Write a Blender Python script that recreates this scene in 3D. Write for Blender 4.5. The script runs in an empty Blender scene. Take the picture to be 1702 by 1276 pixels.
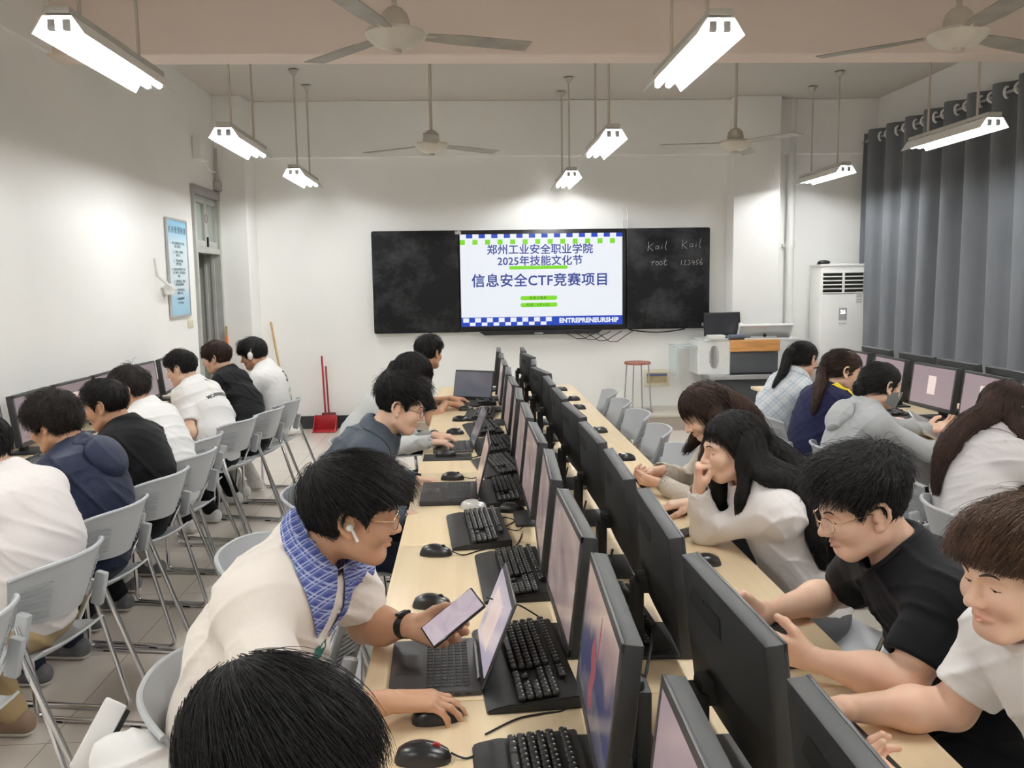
import bpy, bmesh, math, random
import numpy as np
from mathutils import Vector, Matrix
from mathutils.bvhtree import BVHTree
random.seed(7)
RNG = np.random.default_rng(7)
sc = bpy.context.scene
COL = sc.collection
PI = math.pi

# ------------------------------------------------------------------ camera, world, exposure
def cam_setup():
    f, yaw, pitch, roll, h = 1464.61, 0.04973, 0.11642, -0.01496, 1.69
    cy, sy, cp, sp = math.cos(yaw), math.sin(yaw), math.cos(pitch), math.sin(pitch)
    fwd = Vector((sy*cp, cy*cp, -sp)); right = Vector((cy, -sy, 0)); up = right.cross(fwd)
    cr, sr = math.cos(roll), math.sin(roll)
    r2 = cr*right + sr*up; u2 = -sr*right + cr*up
    cd = bpy.data.cameras.new('camera'); cd.sensor_width = 36; cd.sensor_fit = 'HORIZONTAL'
    cd.lens = 36*f/1702; cd.clip_start = .02
    co = bpy.data.objects.new('camera', cd); COL.objects.link(co)
    co.matrix_world = Matrix(((r2.x, u2.x, -fwd.x, 0), (r2.y, u2.y, -fwd.y, 0), (r2.z, u2.z, -fwd.z, h), (0, 0, 0, 1)))
    sc.camera = co
cam_setup()
w = bpy.data.worlds.new('world'); sc.world = w; w.use_nodes = True
w.node_tree.nodes['Background'].inputs[0].default_value = (.75, .8, .9, 1)
w.node_tree.nodes['Background'].inputs[1].default_value = .35
sc.view_settings.view_transform = 'Standard'; sc.view_settings.look = 'None'
sc.view_settings.gamma = 1; sc.view_settings.use_curve_mapping = False
sc.view_settings.exposure = 0.0
sc.cycles.max_bounces = 14; sc.cycles.diffuse_bounces = 9
TUBE_POWER = 86.0       # emission strength of the fluorescent tubes

# ------------------------------------------------------------------ materials
def mat(name, col, rough=.5, metal=0.0, spec=.5, var=0.0, vscale=8.0, bump=0.0, bscale=60.0, emit=0.0, ecol=None,
        stretch=None, col2=None, sheen=0.0, sss=0.0, coat=0.0, alpha=1.0):
    m = bpy.data.materials.new(name); m.use_nodes = True
    nt = m.node_tree; N = nt.nodes; L = nt.links
    b = N['Principled BSDF']
    c = (*col, 1)
    b.inputs['Base Color'].default_value = c
    b.inputs['Roughness'].default_value = rough; b.inputs['Metallic'].default_value = metal
    b.inputs['Specular IOR Level'].default_value = spec
    if sheen: b.inputs['Sheen Weight'].default_value = sheen
    if coat: b.inputs['Coat Weight'].default_value = coat; b.inputs['Coat Roughness'].default_value = .15
    if sss:
        b.inputs['Subsurface Weight'].default_value = sss
        b.inputs['Subsurface Radius'].default_value = (.012, .005, .003); b.inputs['Subsurface Scale'].default_value = .6
    if alpha < 1: b.inputs['Alpha'].default_value = alpha
    if emit:
        b.inputs['Emission Color'].default_value = (*(ecol or col), 1); b.inputs['Emission Strength'].default_value = emit
    tc = N.new('ShaderNodeTexCoord'); src = tc.outputs['Object']
    if stretch:
        mp = N.new('ShaderNodeMapping'); mp.inputs['Scale'].default_value = stretch
        L.new(src, mp.inputs['Vector']); src = mp.outputs['Vector']
    if var or col2:
        nz = N.new('ShaderNodeTexNoise'); nz.inputs['Scale'].default_value = vscale; nz.inputs['Detail'].default_value = 4
        L.new(src, nz.inputs['Vector'])
        cr = N.new('ShaderNodeValToRGB'); L.new(nz.outputs['Fac'], cr.inputs['Fac'])
        a = [max(0, x*(1-var)) for x in col]; d = list(col2) if col2 else [min(1, x*(1+var)) for x in col]
        cr.color_ramp.elements[0].position = .35; cr.color_ramp.elements[1].position = .65
        cr.color_ramp.elements[0].color = (*a, 1); cr.color_ramp.elements[1].color = (*d, 1)
        L.new(cr.outputs['Color'], b.inputs['Base Color'])
    if bump:
        nb = N.new('ShaderNodeTexNoise'); nb.inputs['Scale'].default_value = bscale; nb.inputs['Detail'].default_value = 3
        L.new(src, nb.inputs['Vector'])
        bp = N.new('ShaderNodeBump'); bp.inputs['Strength'].default_value = bump; bp.inputs['Distance'].default_value = .01
        L.new(nb.outputs['Fac'], bp.inputs['Height']); L.new(bp.outputs['Normal'], b.inputs['Normal'])
    return m

def nodes_of(m): return m.node_tree.nodes, m.node_tree.links, m.node_tree.nodes['Principled BSDF']

# ------------------------------------------------------------------ mesh building
class MB:
    def __init__(s): s.bm = bmesh.new()
    def _merge(s, tmp, M=None):
        me = bpy.data.meshes.new('t'); tmp.to_mesh(me); tmp.free()
        if M is not None: me.transform(M)
        s.bm.from_mesh(me); bpy.data.meshes.remove(me); return s
    def box(s, c, size, bev=0.0, seg=2, M=None, smooth_only=None):
        t = bmesh.new(); bmesh.ops.create_cube(t, size=1)
        for v in t.verts: v.co = Vector((v.co.x*size[0], v.co.y*size[1], v.co.z*size[2]))
        if bev: bmesh.ops.bevel(t, geom=list(t.edges), offset=min(bev, .49*min(size)), segments=seg, affect='EDGES', profile=.5)
        for v in t.verts: v.co += Vector(c)
        return s._merge(t, M)
    def tube(s, pts, r, seg=8, closed=False, caps=True, M=None, rs=None):
        t = bmesh.new(); P = [Vector(p) for p in pts]; n = len(P); rings = []
        prev = None
        for i in range(n):
            if closed: d = (P[(i+1) % n]-P[i-1])
            else: d = P[min(i+1, n-1)]-P[max(i-1, 0)]
            d.normalize()
            if prev is None:
                a = Vector((0, 0, 1)) if abs(d.z) < .9 else Vector((1, 0, 0)); u = d.cross(a).normalized()
            else:
                u = (prev - d*prev.dot(d)); u = u.normalized() if u.length > 1e-6 else d.orthogonal().normalized()
            prev = u; v = d.cross(u); rr = rs[i] if rs else r
            rings.append([t.verts.new(P[i]+u*(rr*math.cos(2*PI*k/seg))+v*(rr*math.sin(2*PI*k/seg))) for k in range(seg)])
        m = n if closed else n-1
        for i in range(m):
            A, B = rings[i], rings[(i+1) % n]
            for k in range(seg): t.faces.new((A[k], A[(k+1) % seg], B[(k+1) % seg], B[k]))
        if caps and not closed:
            t.faces.new(rings[0][::-1]); t.faces.new(rings[-1])
        return s._merge(t, M)
    def cyl(s, p0, p1, r, seg=16, r2=None, M=None):
        return s.tube([p0, p1], r, seg, M=M, rs=[r, r if r2 is None else r2])
    def lathe(s, prof, c=(0, 0, 0), seg=24, M=None):
        t = bmesh.new(); rings = []
        for (r, z) in prof:
            rings.append([t.verts.new((c[0]+r*math.cos(2*PI*k/seg), c[1]+r*math.sin(2*PI*k/seg), c[2]+z)) for k in range(seg)] if r > 1e-6 else [t.verts.new((c[0], c[1], c[2]+z))])
        for A, B in zip(rings[:-1], rings[1:]):
            for k in range(seg):
                a = [A[k % len(A)], A[(k+1) % len(A)], B[(k+1) % len(B)], B[k % len(B)]]
                q = []
                for x in a:
                    if x not in q: q.append(x)
                if len(q) > 2: t.faces.new(q)
        bmesh.ops.recalc_face_normals(t, faces=t.faces)
        return s._merge(t, M)
    def prism(s, poly, d, M=None, bev=0.0):
        """poly: xy points, extruded 0..d along z, then transformed by M"""
        t = bmesh.new(); A = [t.verts.new((x, y, 0)) for x, y in poly]; B = [t.verts.new((x, y, d)) for x, y in poly]
        n = len(A)
        for k in range(n): t.faces.new((A[k], A[(k+1) % n], B[(k+1) % n], B[k]))
        t.faces.new(A[::-1]); t.faces.new(B)
        bmesh.ops.recalc_face_normals(t, faces=t.faces)
        if bev: bmesh.ops.bevel(t, geom=list(t.edges), offset=bev, segments=2, affect='EDGES')
        return s._merge(t, M)
    def ball(s, c, r, seg=16, M=None):
        t = bmesh.new(); bmesh.ops.create_uvsphere(t, u_segments=seg, v_segments=max(6, seg//2), radius=1)
        rr = (r, r, r) if not hasattr(r, '__len__') else r
        for v in t.verts: v.co = Vector((v.co.x*rr[0]+c[0], v.co.y*rr[1]+c[1], v.co.z*rr[2]+c[2]))
        return s._merge(t, M)
    def grid(s, P, mask=None):
        """P[i][j] points; quads where mask(i,j)"""
        t = bmesh.new(); V = [[t.verts.new(p) for p in row] for row in P]
        for i in range(len(P)-1):
            for j in range(len(P[0])-1):
                if mask is None or mask(i, j): t.faces.new((V[i][j], V[i+1][j], V[i+1][j+1], V[i][j+1]))
        bmesh.ops.delete(t, geom=[v for v in t.verts if not v.link_faces], context='VERTS')
        return s._merge(t)
    def solidify(s, th):
        bmesh.ops.recalc_face_normals(s.bm, faces=s.bm.faces)
        bmesh.ops.solidify(s.bm, geom=list(s.bm.faces), thickness=th); return s
    def build(s, name, m=None, parent=None, smooth=True, angle=40):
        me = bpy.data.meshes.new(name); s.bm.to_mesh(me); s.bm.free()
        return link_mesh(name, me, m, parent, smooth, angle)

def link_mesh(name, me, m, parent=None, smooth=True, angle=40):
    if m is not None: me.materials.append(m)
    if smooth and len(me.polygons):
        me.polygons.foreach_set('use_smooth', [True]*len(me.polygons))
        if angle: me.set_sharp_from_angle(angle=math.radians(angle))
    o = bpy.data.objects.new(name, me); COL.objects.link(o)
    if parent is not None: attach(o, parent)
    return o
def attach(o, parent):
    o.parent = parent
    base = parent
    while base.parent is not None: base = base.parent
    if parent.parent is None: o.matrix_parent_inverse = Matrix.Translation(-Vector(parent.location))
def tag(o, label=None, cat=None, group=None, kind=None):
    if label: o['label'] = label
    if cat: o['category'] = cat
    if group: o['group'] = group
    if kind: o['kind'] = kind
    return o
def thing(name, label, cat, loc=(0, 0, 0), group=None):
    o = bpy.data.objects.new(name, None); COL.objects.link(o); o.location = loc; o.empty_display_size = .05
    return tag(o, label, cat, group)
def struct(name, mb, m, smooth=False, label=None):
    o = mb.build(name, m, None, smooth) if isinstance(mb, MB) else mb
    o['kind'] = 'structure'
    if label: o['label'] = label
    return o
def dup(root, loc, rotz=0.0, label=None, group=None, tilt=None):
    r = root.copy(); COL.objects.link(r); r.location = loc; r.rotation_euler = (0, 0, rotz)
    if label: r['label'] = label
    if group: r['group'] = group
    for ch in list(root.children):
        c = ch.copy(); COL.objects.link(c); c.parent = r
        for g in list(ch.children):
            d = g.copy(); COL.objects.link(d); d.parent = c
    return r
class Proto:
    """first placing moves the prototype, later ones copy it with all its parts"""
    def __init__(s, root): s.root = root; s.used = False
    def put(s, loc, rotz=0.0, label=None, group=None):
        if s.used: return dup(s.root, loc, rotz, label, group)
        s.used = True; s.pend = (loc, rotz, label, group); return None
    def done(s):
        if s.used:
            loc, rz, label, group = s.pend; s.root.location = loc; s.root.rotation_euler = (0, 0, rz)
            if label: s.root['label'] = label
            if group: s.root['group'] = group
PROTOS = []
def proto(root): p = Proto(root); PROTOS.append(p); return p
def arc(c, r, a0, a1, n, plane='xz', y=0.0):
    out = []
    for i in range(n+1):
        a = math.radians(a0+(a1-a0)*i/n); u, v = r*math.cos(a), r*math.sin(a)
        out.append((c[0]+u, y, c[1]+v) if plane == 'xz' else ((c[0]+u, c[1]+v, y) if plane == 'xy' else (y, c[0]+u, c[1]+v)))
    return out
def rounded(pts, r, n=5):
    """polyline with filleted corners"""
    P = [Vector(p) for p in pts]; out = [P[0]]
    for i in range(1, len(P)-1):
        a, b, c = P[i-1], P[i], P[i+1]; d1 = (a-b); d2 = (c-b)
        rr = min(r, d1.length*.45, d2.length*.45); p1 = b+d1.normalized()*rr; p2 = b+d2.normalized()*rr
        for k in range(n+1):
            t = k/n; out.append(p1*(1-t)**2+b*2*t*(1-t)+p2*t*t)
    out.append(P[-1]); return out
def textmesh(body, size, align='CENTER', bold=0.0, extrude=0.0, spacing=1.0, shear=0.0, fat=0.0):
    c = bpy.data.curves.new('txt', 'FONT'); c.body = body; c.size = size; c.align_x = align; c.align_y = 'CENTER'
    c.offset = bold; c.extrude = extrude; c.space_character = spacing; c.shear = shear; c.resolution_u = 3; c.bevel_depth = fat; c.bevel_resolution = 0
    o = bpy.data.objects.new('txt', c); COL.objects.link(o)
    dg = bpy.context.evaluated_depsgraph_get()
    me = bpy.data.meshes.new_from_object(o.evaluated_get(dg))
    bpy.data.objects.remove(o); bpy.data.curves.remove(c); return me
ORD = ['first', 'second', 'third', 'fourth', 'fifth', 'sixth', 'seventh', 'eighth', 'ninth', 'tenth', 'eleventh', 'twelfth']
# ================================================================== the room
XL, XR, YF, YB, ZC = -2.70, 4.80, 10.35, -3.2, 3.72
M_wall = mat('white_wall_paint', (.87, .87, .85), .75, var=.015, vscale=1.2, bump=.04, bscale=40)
M_beam = mat('beam_pink_light_tint', (.80, .69, .62), .8, var=.01, vscale=1)  # pink cast of the mixed lighting is put into this colour
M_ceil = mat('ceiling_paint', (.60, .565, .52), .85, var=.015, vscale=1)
M_base = mat('dark_baseboard', (.03, .035, .035), .35)
M_floor = mat('beige_floor_tile', (.52, .47, .41), .22, spec=.5, coat=.15)
def floor_nodes():
    N, L, b = nodes_of(M_floor)
    tc = N.new('ShaderNodeTexCoord'); br = N.new('ShaderNodeTexBrick')
    br.offset = 0; br.inputs['Scale'].default_value = 1; br.inputs['Mortar Size'].default_value = .0025
    br.inputs['Brick Width'].default_value = .8; br.inputs['Row Height'].default_value = .8
    br.inputs['Color1'].default_value = (.82, .755, .685, 1); br.inputs['Color2'].default_value = (.79, .725, .655, 1); br.inputs['Mortar'].default_value = (.45, .39, .33, 1)
    L.new(tc.outputs['Object'], br.inputs['Vector'])
    nz = N.new('ShaderNodeTexNoise'); nz.inputs['Scale'].default_value = 3; nz.inputs['Detail'].default_value = 6
    mx = N.new('ShaderNodeMixRGB'); mx.blend_type = 'MULTIPLY'; mx.inputs[0].default_value = .12
    L.new(tc.outputs['Object'], nz.inputs['Vector']); L.new(br.outputs['Color'], mx.inputs[1]); L.new(nz.outputs['Color'], mx.inputs[2])
    L.new(mx.outputs['Color'], b.inputs['Base Color'])
floor_nodes()
struct('floor', MB().box(((XL+XR)/2, (YB+YF)/2, -.05), (XR-XL+.6, YF-YB+.6, .1)), M_floor)
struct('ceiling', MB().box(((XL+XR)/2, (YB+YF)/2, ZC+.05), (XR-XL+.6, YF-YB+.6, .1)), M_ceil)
DY0, DY1, DZ, DT = 9.00, 9.92, 2.68, 2.05
wl = MB()
wl.box((XL-.1, (YB+DY0)/2, ZC/2), (.2, DY0-YB, ZC)).box((XL-.1, (DY1+YF)/2, ZC/2), (.2, YF-DY1, ZC)).box((XL-.1, (DY0+DY1)/2, (DZ+ZC)/2), (.2, DY1-DY0, ZC-DZ))
struct('wall_left', wl, M_wall)
struct('wall_front', MB().box(((XL+XR)/2, YF+.1, ZC/2), (XR-XL+.4, .2, ZC)), M_wall)
struct('wall_right', MB().box((XR+.1, (YB+YF)/2, ZC/2), (.2, YF-YB, ZC)), M_wall)
struct('wall_back', MB().box(((XL+XR)/2, YB-.1, ZC/2), (XR-XL+.4, .2, ZC)), M_wall)
struct('trim_1', MB().box(((XL+XR)/2, 6.22, 3.455), (XR-XL, .25, .53), .012), M_beam, label='wide concrete beam crossing the ceiling')
struct('trim_2', MB().box(((XL+XR)/2, YF-.05, 3.41), (XR-XL, .1, .62), .01), M_wall, label='shallow beam along the top of the front wall')
struct('trim_3', MB().box((XL+.16, DY1+(YF-DY1)/2, ZC/2), (.32, YF-DY1, ZC), .008), M_wall, label='white corner column beside the door')
struct('trim_4', MB().box((3.33, YF-.14, ZC/2), (.54, .28, ZC), .008), M_wall, label='white pilaster right of the blackboard')
struct('trim_5', MB().box((XL+.02, (YB+6.12)/2, 3.465), (.04, 6.12-YB, .52), .004), M_wall, label='long beam along the top of the left wall')
bs = MB(); bs.box(((XL+.32-1.28)/2, YF-.012, .075), (-1.28-XL-.32, .024, .15))
struct('baseboard_front', bs, M_base)
bl = MB(); bl.box((XL+.01, (YB+DY0)/2, .07), (.02, DY0-YB, .14)).box((XL+.33, DY1+.2, .07), (.02, .43, .14)).box((XL+.16, DY1-.01, .07), (.34, .02, .14))
struct('baseboard_left', bl, M_base)
M_plat = mat('platform_tile', (.60, .55, .47), .3, var=.05, vscale=2)
M_platface = mat('platform_riser', (.43, .38, .32), .4, var=.06, vscale=3)
pl = MB(); pl.box(((-1.27+XR)/2, (9.62+YF)/2, .165), (XR+1.27, YF-9.62, .03), .006)
struct('trim_6', pl, M_plat, label='tiled top of the low teaching platform')
struct('trim_7', MB().box(((-1.26+XR)/2, (9.63+YF)/2, .075), (XR+1.24, YF-9.65, .15)), M_platface, label='riser of the low teaching platform')

# door and transom
M_frame = mat('grey_green_door_paint', (.42, .43, .40), .5, var=.06, vscale=6)
M_frame2 = mat('worn_purple_grey_paint', (.36, .33, .34), .6, var=.1, vscale=10)
M_glass = mat('frosted_glass', (.42, .47, .43), .25, spec=.6, var=.06, vscale=3)
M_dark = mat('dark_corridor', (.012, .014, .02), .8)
M_navy = mat('navy_door_curtain', (.015, .02, .06), .8, var=.2, vscale=12)
fr = MB()
fr.box((XL-.02, DY0+.03, DZ/2), (.1, .06, DZ), .004).box((XL-.09, DY1-.03, DZ/2), (.24, .06, DZ), .004).box((XL-.06, DY1-.065, DT/2), (.035, .02, DT), .003).box((XL-.14, DY1-.065, DT/2), (.03, .02, DT), .003)
fr.box((XL-.024, (DY0+DY1)/2, DT), (.098, DY1-DY0-.11, .06), .003)
dfr = struct('door_1', fr, M_frame)
obj = lambda name, mb, m, parent, **k: mb.build(name, m, parent, **k)
obj('door_lintel', MB().box((XL-.02, (DY0+DY1)/2, DZ-.035), (.116, DY1-DY0+.02, .09), .004), M_frame2, dfr)
for k in range(2):
    y0 = DY0+.06+k*.4; y1 = y0+.4
    sash = MB()
    for (a, b_, c_, d_) in ((y0, y0+.045, DT+.03, DZ-.08), (y1-.045, y1, DT+.03, DZ-.08), (y0+.045, y1-.045, DT+.03, DT+.1), (y0+.045, y1-.045, DZ-.15, DZ-.08)):
        sash.box((XL-.02, (a+b_)/2, (c_+d_)/2), (.05, b_-a, d_-c_), .004)
    so = obj('transom_sash', sash, M_frame, dfr)
    obj('transom_pane', MB().box((XL-.03, (y0+y1)/2, (DT+.1+DZ-.15)/2), (.008, .32, DZ-DT-.25)), M_glass, so)
obj('transom_latch', MB().box((XL+.012, 9.47, DT+.09), (.02, .02, .1), .004), M_dark, dfr)
obj('transom_ring', MB().tube(arc((9.46, DT+.33), .045, 0, 360, 18, 'yz', XL+.01)[:-1], .006, 6, closed=True), M_frame2, dfr)
lf = MB(); Md = Matrix.Translation((XL-.03, DY0+.07, 0)) @ Matrix.Rotation(math.radians(-95), 4, 'Z')
lf.box((0, -.4, 1.01), (.04, .8, 2.0), .005, M=Md)
for zc, zh in ((.45, .6), (1.45, .9)): lf.box((.022, -.4, zc), (.012, .56, zh), .004, M=Md)
door_leaf = obj('door_leaf', lf, M_frame, dfr)
obj('door_handle', MB().box((.035, -.73, 1.02), (.03, .03, .16), .006, M=Md), M_dark, door_leaf)
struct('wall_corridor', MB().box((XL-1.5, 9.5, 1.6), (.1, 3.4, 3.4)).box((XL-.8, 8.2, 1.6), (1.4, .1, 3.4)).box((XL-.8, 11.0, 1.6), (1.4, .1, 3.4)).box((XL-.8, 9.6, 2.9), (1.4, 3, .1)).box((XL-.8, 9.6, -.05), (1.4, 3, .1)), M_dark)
cu = MB(); P = [[(XL-.25+.03*math.sin(i*1.4), DY0+.05+i*.024, z) for z in (.05, 1, 1.98)] for i in range(20)]
cu.grid(P).solidify(.004); t = tag(cu.build('door_curtain', M_navy), 'dark navy curtain hanging behind the open door', 'curtain')

# things on the left wall
M_white = mat('white_plastic', (.82, .82, .8), .4, var=.02, vscale=5)
M_cream = mat('aged_cream_plastic', (.74, .69, .55), .45, var=.03)
M_chrome = mat('chrome', (.75, .76, .78), .16, 1.0)
M_steel = mat('grey_metal', (.5, .5, .5), .4, .8)
def poster():
    t = thing('notice_board', 'tall pale blue printed notice board on the left wall', 'notice', (XL, 8.46, 1.41))
    m = mat('notice_blue', (.42, .66, .83), .4)
    N, L, b = nodes_of(m); tc = N.new('ShaderNodeTexCoord'); sp = N.new('ShaderNodeSeparateXYZ'); cr = N.new('ShaderNodeValToRGB'); mr = N.new('ShaderNodeMapRange')
    L.new(tc.outputs['Object'], sp.inputs[0]); L.new(sp.outputs['Z'], mr.inputs['Value']); mr.inputs['From Min'].default_value = 1.41; mr.inputs['From Max'].default_value = 2.3
    L.new(mr.outputs[0], cr.inputs['Fac']); e = cr.color_ramp.elements
    e[0].color = (.34, .60, .80, 1); e[1].color = (.25, .56, .78, 1)
    for pos, c in ((.18, (.42, .68, .84, 1)), (.3, (.72, .83, .88, 1)), (.72, (.68, .82, .88, 1)), (.88, (.32, .62, .82, 1))):
        x = e.new(pos); x.color = c
    L.new(cr.outputs['Color'], b.inputs['Base Color'])
    obj('panel', MB().box((XL+.013, 8.46, 1.855), (.012, .55, .89), .003), m, t)
    f = MB()
    for y in (8.18, 8.74): f.box((XL+.015, y, 1.855), (.02, .018, .9))
    for z in (1.41, 2.30): f.box((XL+.0155, 8.46, z), (.021, .54, .018))
    obj('rim', f, M_steel, t)
    M_ink = mat('notice_ink', (.08, .14, .2), .6)
    body = '机 房 管 理 制 度'
    lines = [(2.2, .05, body), (2.08, .02, '一、学生上机须遵守机房管理规定，'), (2.05, .02, '服从教师安排。'), (2.0, .02, '二、保持安静，不得喧哗，'), (1.97, .02, '爱护公物。'),
             (1.92, .02, '三、严禁私自拆卸设备，'), (1.89, .02, '不得更改设置。'), (1.84, .02, '四、未经允许不得使用外来软件，'), (1.81, .02, '防止病毒传播，损坏设备照价'), (1.78, .02, '赔偿。'),
             (1.73, .02, '五、注意用电安全，离开时'), (1.70, .02, '关闭电源并整理桌椅。'), (1.65, .02, '六、保持室内清洁卫生，'), (1.62, .02, '不得带入食物。'), (1.57, .018, '以上规定请自觉遵守'), (1.53, .018, '计算机实训中心')]
    B = MB(); Mx = Matrix(((0, 0, 1, XL+.018), (1, 0, 0, 8.46), (0, 1, 0, 0), (0, 0, 0, 1)))
    Mx = Matrix(((0, 0, 1, XL+.018), (1, 0, 0, 8.46), (0, 1, 0, 0), (0, 0, 0, 1)))
    Mx = Matrix.Translation((.003, 0, 0)) @ Mx
    for z, s_, tx in lines:
        me = textmesh(tx, s_*1.35, 'CENTER' if s_ > .03 else 'CENTER', .0006); me.transform(Matrix.Translation((0, z, 0))); me.transform(Mx); B.bm.from_mesh(me)
    obj('print', B, M_ink, t, smooth=False)
poster()
t = thing('light_switch', 'cream double light switch on the wall below the notice board', 'switch', (XL, 8.72, 1.3))
obj('plate', MB().box((XL+.006, 8.76, 1.33), (.012, .16, .09), .004), M_cream, t)
for k in (-.035, .035): obj('rocker', MB().box((XL+.014, 8.76+k, 1.33), (.01, .025, .05), .003), M_cream, t)
t = thing('paper_holder', 'white wall bracket with a strip of tissue left of the notice board', 'holder', (XL, 7.9, 1.75))
obj('bracket', MB().tube([(XL+.01, 7.86, 1.93), (XL+.02, 7.88, 1.78), (XL+.06, 7.95, 1.72), (XL+.12, 8.0, 1.66)], .014, 8), M_white, t)
obj('tissue', MB().box((XL+.05, 8.06, 1.66), (.06, .14, .1), .02), M_white, t)
t = thing('alarm_box', 'small white box with conduit on the wall above the door', 'box', (XL, 9.4, 2.95))
obj('housing', MB().box((XL+.05, 9.25, 3.06), (.1, .26, .24), .02), M_white, t)
obj('conduit', MB().tube(rounded([(XL+.02, 9.36, 2.98), (XL+.02, 9.62, 2.9), (XL+.02, 9.85, 2.9)], .03), .012, 8), M_white, t)
obj('drop_pipe', MB().tube([(XL+.03, 9.86, 3.15), (XL+.03, 9.86, 2.78)], .016, 8).box((XL+.035, 9.86, 2.75), (.07, .1, .1), .01), M_steel, t)

# pipe on the front wall
t = thing('drain_pipe', 'white vertical drain pipe in the front right corner', 'pipe', (3.80, 10.28, .18))
obj('pipe', MB().cyl((3.80, 10.27, .18), (3.80, 10.27, ZC), .046, 20), M_white, t)
obj('collar', MB().cyl((3.80, 10.27, 2.02), (3.80, 10.27, 2.1), .054, 20).box((3.80, 10.32, 2.06), (.15, .06, .03)), M_white, t)

# ------------------------------------------------------------------ smart blackboard
M_black = mat('black_plastic', (.008, .008, .009), .38, spec=.4, var=.1, vscale=20)
M_board = mat('blackboard', (.006, .006, .007), .65, spec=.18)
def board_nodes():
    N, L, b = nodes_of(M_board)
    tc = N.new('ShaderNodeTexCoord'); mp = N.new('ShaderNodeMapping'); mp.inputs['Scale'].default_value = (2.2, 1, 2.6)
    nz = N.new('ShaderNodeTexNoise'); nz.inputs['Scale'].default_value = 1.1; nz.inputs['Detail'].default_value = 8; nz.inputs['Roughness'].default_value = .65
    cr = N.new('ShaderNodeValToRGB'); cr.color_ramp.elements[0].position = .45; cr.color_ramp.elements[0].color = (.006, .006, .007, 1)
    cr.color_ramp.elements[1].position = .74; cr.color_ramp.elements[1].color = (.055, .055, .058, 1)
    L.new(tc.outputs['Object'], mp.inputs[0]); L.new(mp.outputs[0], nz.inputs['Vector']); L.new(nz.outputs['Fac'], cr.inputs['Fac']); L.new(cr.outputs['Color'], b.inputs['Base Color'])
board_nodes()
def board():
    bx0, bx1, bz0, bz1, Y = -1.075, 2.845, 1.105, 2.275, 10.24
    sx0, sx1, sz0, sz1 = -.065, 1.81, 1.17, 2.225
    t = thing('smart_blackboard', 'long black blackboard with a lit presentation screen in its middle', 'blackboard', ((bx0+bx1)/2, Y, bz0))
    def panel(x0, x1): return MB().box(((x0+x1)/2, Y+.05, (bz0+bz1)/2), (x1-x0, .1, bz1-bz0), .02, 3)
    obj('left_panel', panel(bx0, sx0-.012), M_board, t); obj('right_panel', panel(sx1+.05, bx1), M_board, t)
    obj('screen_housing', MB().box(((sx0-.01+sx1+.045)/2, Y+.045, (bz0+bz1)/2), (sx1-sx0+.05, .1, bz1-bz0-.004), .006), M_black, t)
    obj('lower_bar', MB().prism([(0, 0), (1.46, 0), (1.4, -.05), (.08, -.05)], .1, Matrix(((1, 0, 0, .12), (0, 0, 1, Y-.03), (0, 1, 0, bz0+.012), (0, 0, 0, 1)))), M_black, t)
    obj('logo_plate', MB().box((.83, Y-.035, bz0-.022), (.1, .01, .014)), M_steel, t)
    yq = Y-.012
    def em(name, c, e): return mat(name, tuple(.03*q for q in c), .3, emit=e, ecol=c)
    W_ = em('screen_white', (.90, .93, 1.0), .88); BLU = em('screen_blue', (.015, .07, .58), .8); GRN = em('screen_green', (.24, .78, .02), .85); INK = em('screen_ink', (.03, .06, .34), .8)
    DGR = em('screen_dark_green', (.07, .25, .02), .5)
    s = obj('screen', MB().box(((sx0+sx1)/2, Y-.006, (sz0+sz1)/2), (sx1-sx0, .008, sz1-sz0)), W_, t)
    def R(mb, x0, z0, x1, z1, d=0): mb.box(((x0+x1)/2, yq-d, (z0+z1)/2), (x1-x0, .003, z1-z0))
    W, H = sx1-sx0, sz1-sz0
    n = 26; q = W/n
    b = MB(); g = MB(); wq = MB()
    for i in range(n):
        if i % 2 == 1: R(b, sx0+i*q, sz1-.045, sx0+(i+1)*q, sz1)
        if i % 3 != 3 and i % 2 == 0: R(g, sx0+i*q, sz1-.118, sx0+i*q+.058, sz1-.062)
    R(b, sx0, sz0, sx1, sz0+.105)
    for i in range(8):
        R(wq, sx0+.02+i*.137, sz0+.048, sx0+.02+i*.137+.068, sz0+.098, .002)
        if i: R(wq, sx0+.09+i*.137-.13, sz0+.008, sx0+.09+i*.137-.065, sz0+.046, .002)
    def bar(mb, xc, zc, w_, h_, d=0):
        pts = [(xc-w_/2+h_/2+h_/2*math.cos(a), zc+h_/2*math.sin(a)) for a in np.linspace(PI/2, 1.5*PI, 8)]+[(xc+w_/2-h_/2+h_/2*math.cos(a), zc+h_/2*math.sin(a)) for a in np.linspace(-PI/2, PI/2, 8)]
        mb.prism(pts, .003, Matrix(((1, 0, 0, 0), (0, 0, 1, yq-d), (0, 1, 0, 0), (0, 0, 0, 1))))
    xc = sx0+.475*W
    for zz, w_, h_ in ((sz1-.735, .43, .05), (sz1-.815, .43, .05), (sz1-.385, .68, .04)):
        g2 = MB(); bar(g2, xc+.01, zz, w_, h_); obj('green_bar', g2, GRN, s, smooth=False)
    Mt = lambda x, z, d=.004: Matrix(((1, 0, 0, x), (0, 0, -1, yq-d), (0, 1, 0, z), (0, 0, 0, 1)))
    tx = MB()
    def T(mb, body, size, x, z, bold=.002, sp=1.0, d=.004, al='CENTER'):
        me = textmesh(body, size, al, 0, 0, sp, 0, bold); me.transform(Mt(x, z, d)); mb.bm.from_mesh(me); bpy.data.meshes.remove(me)
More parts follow.
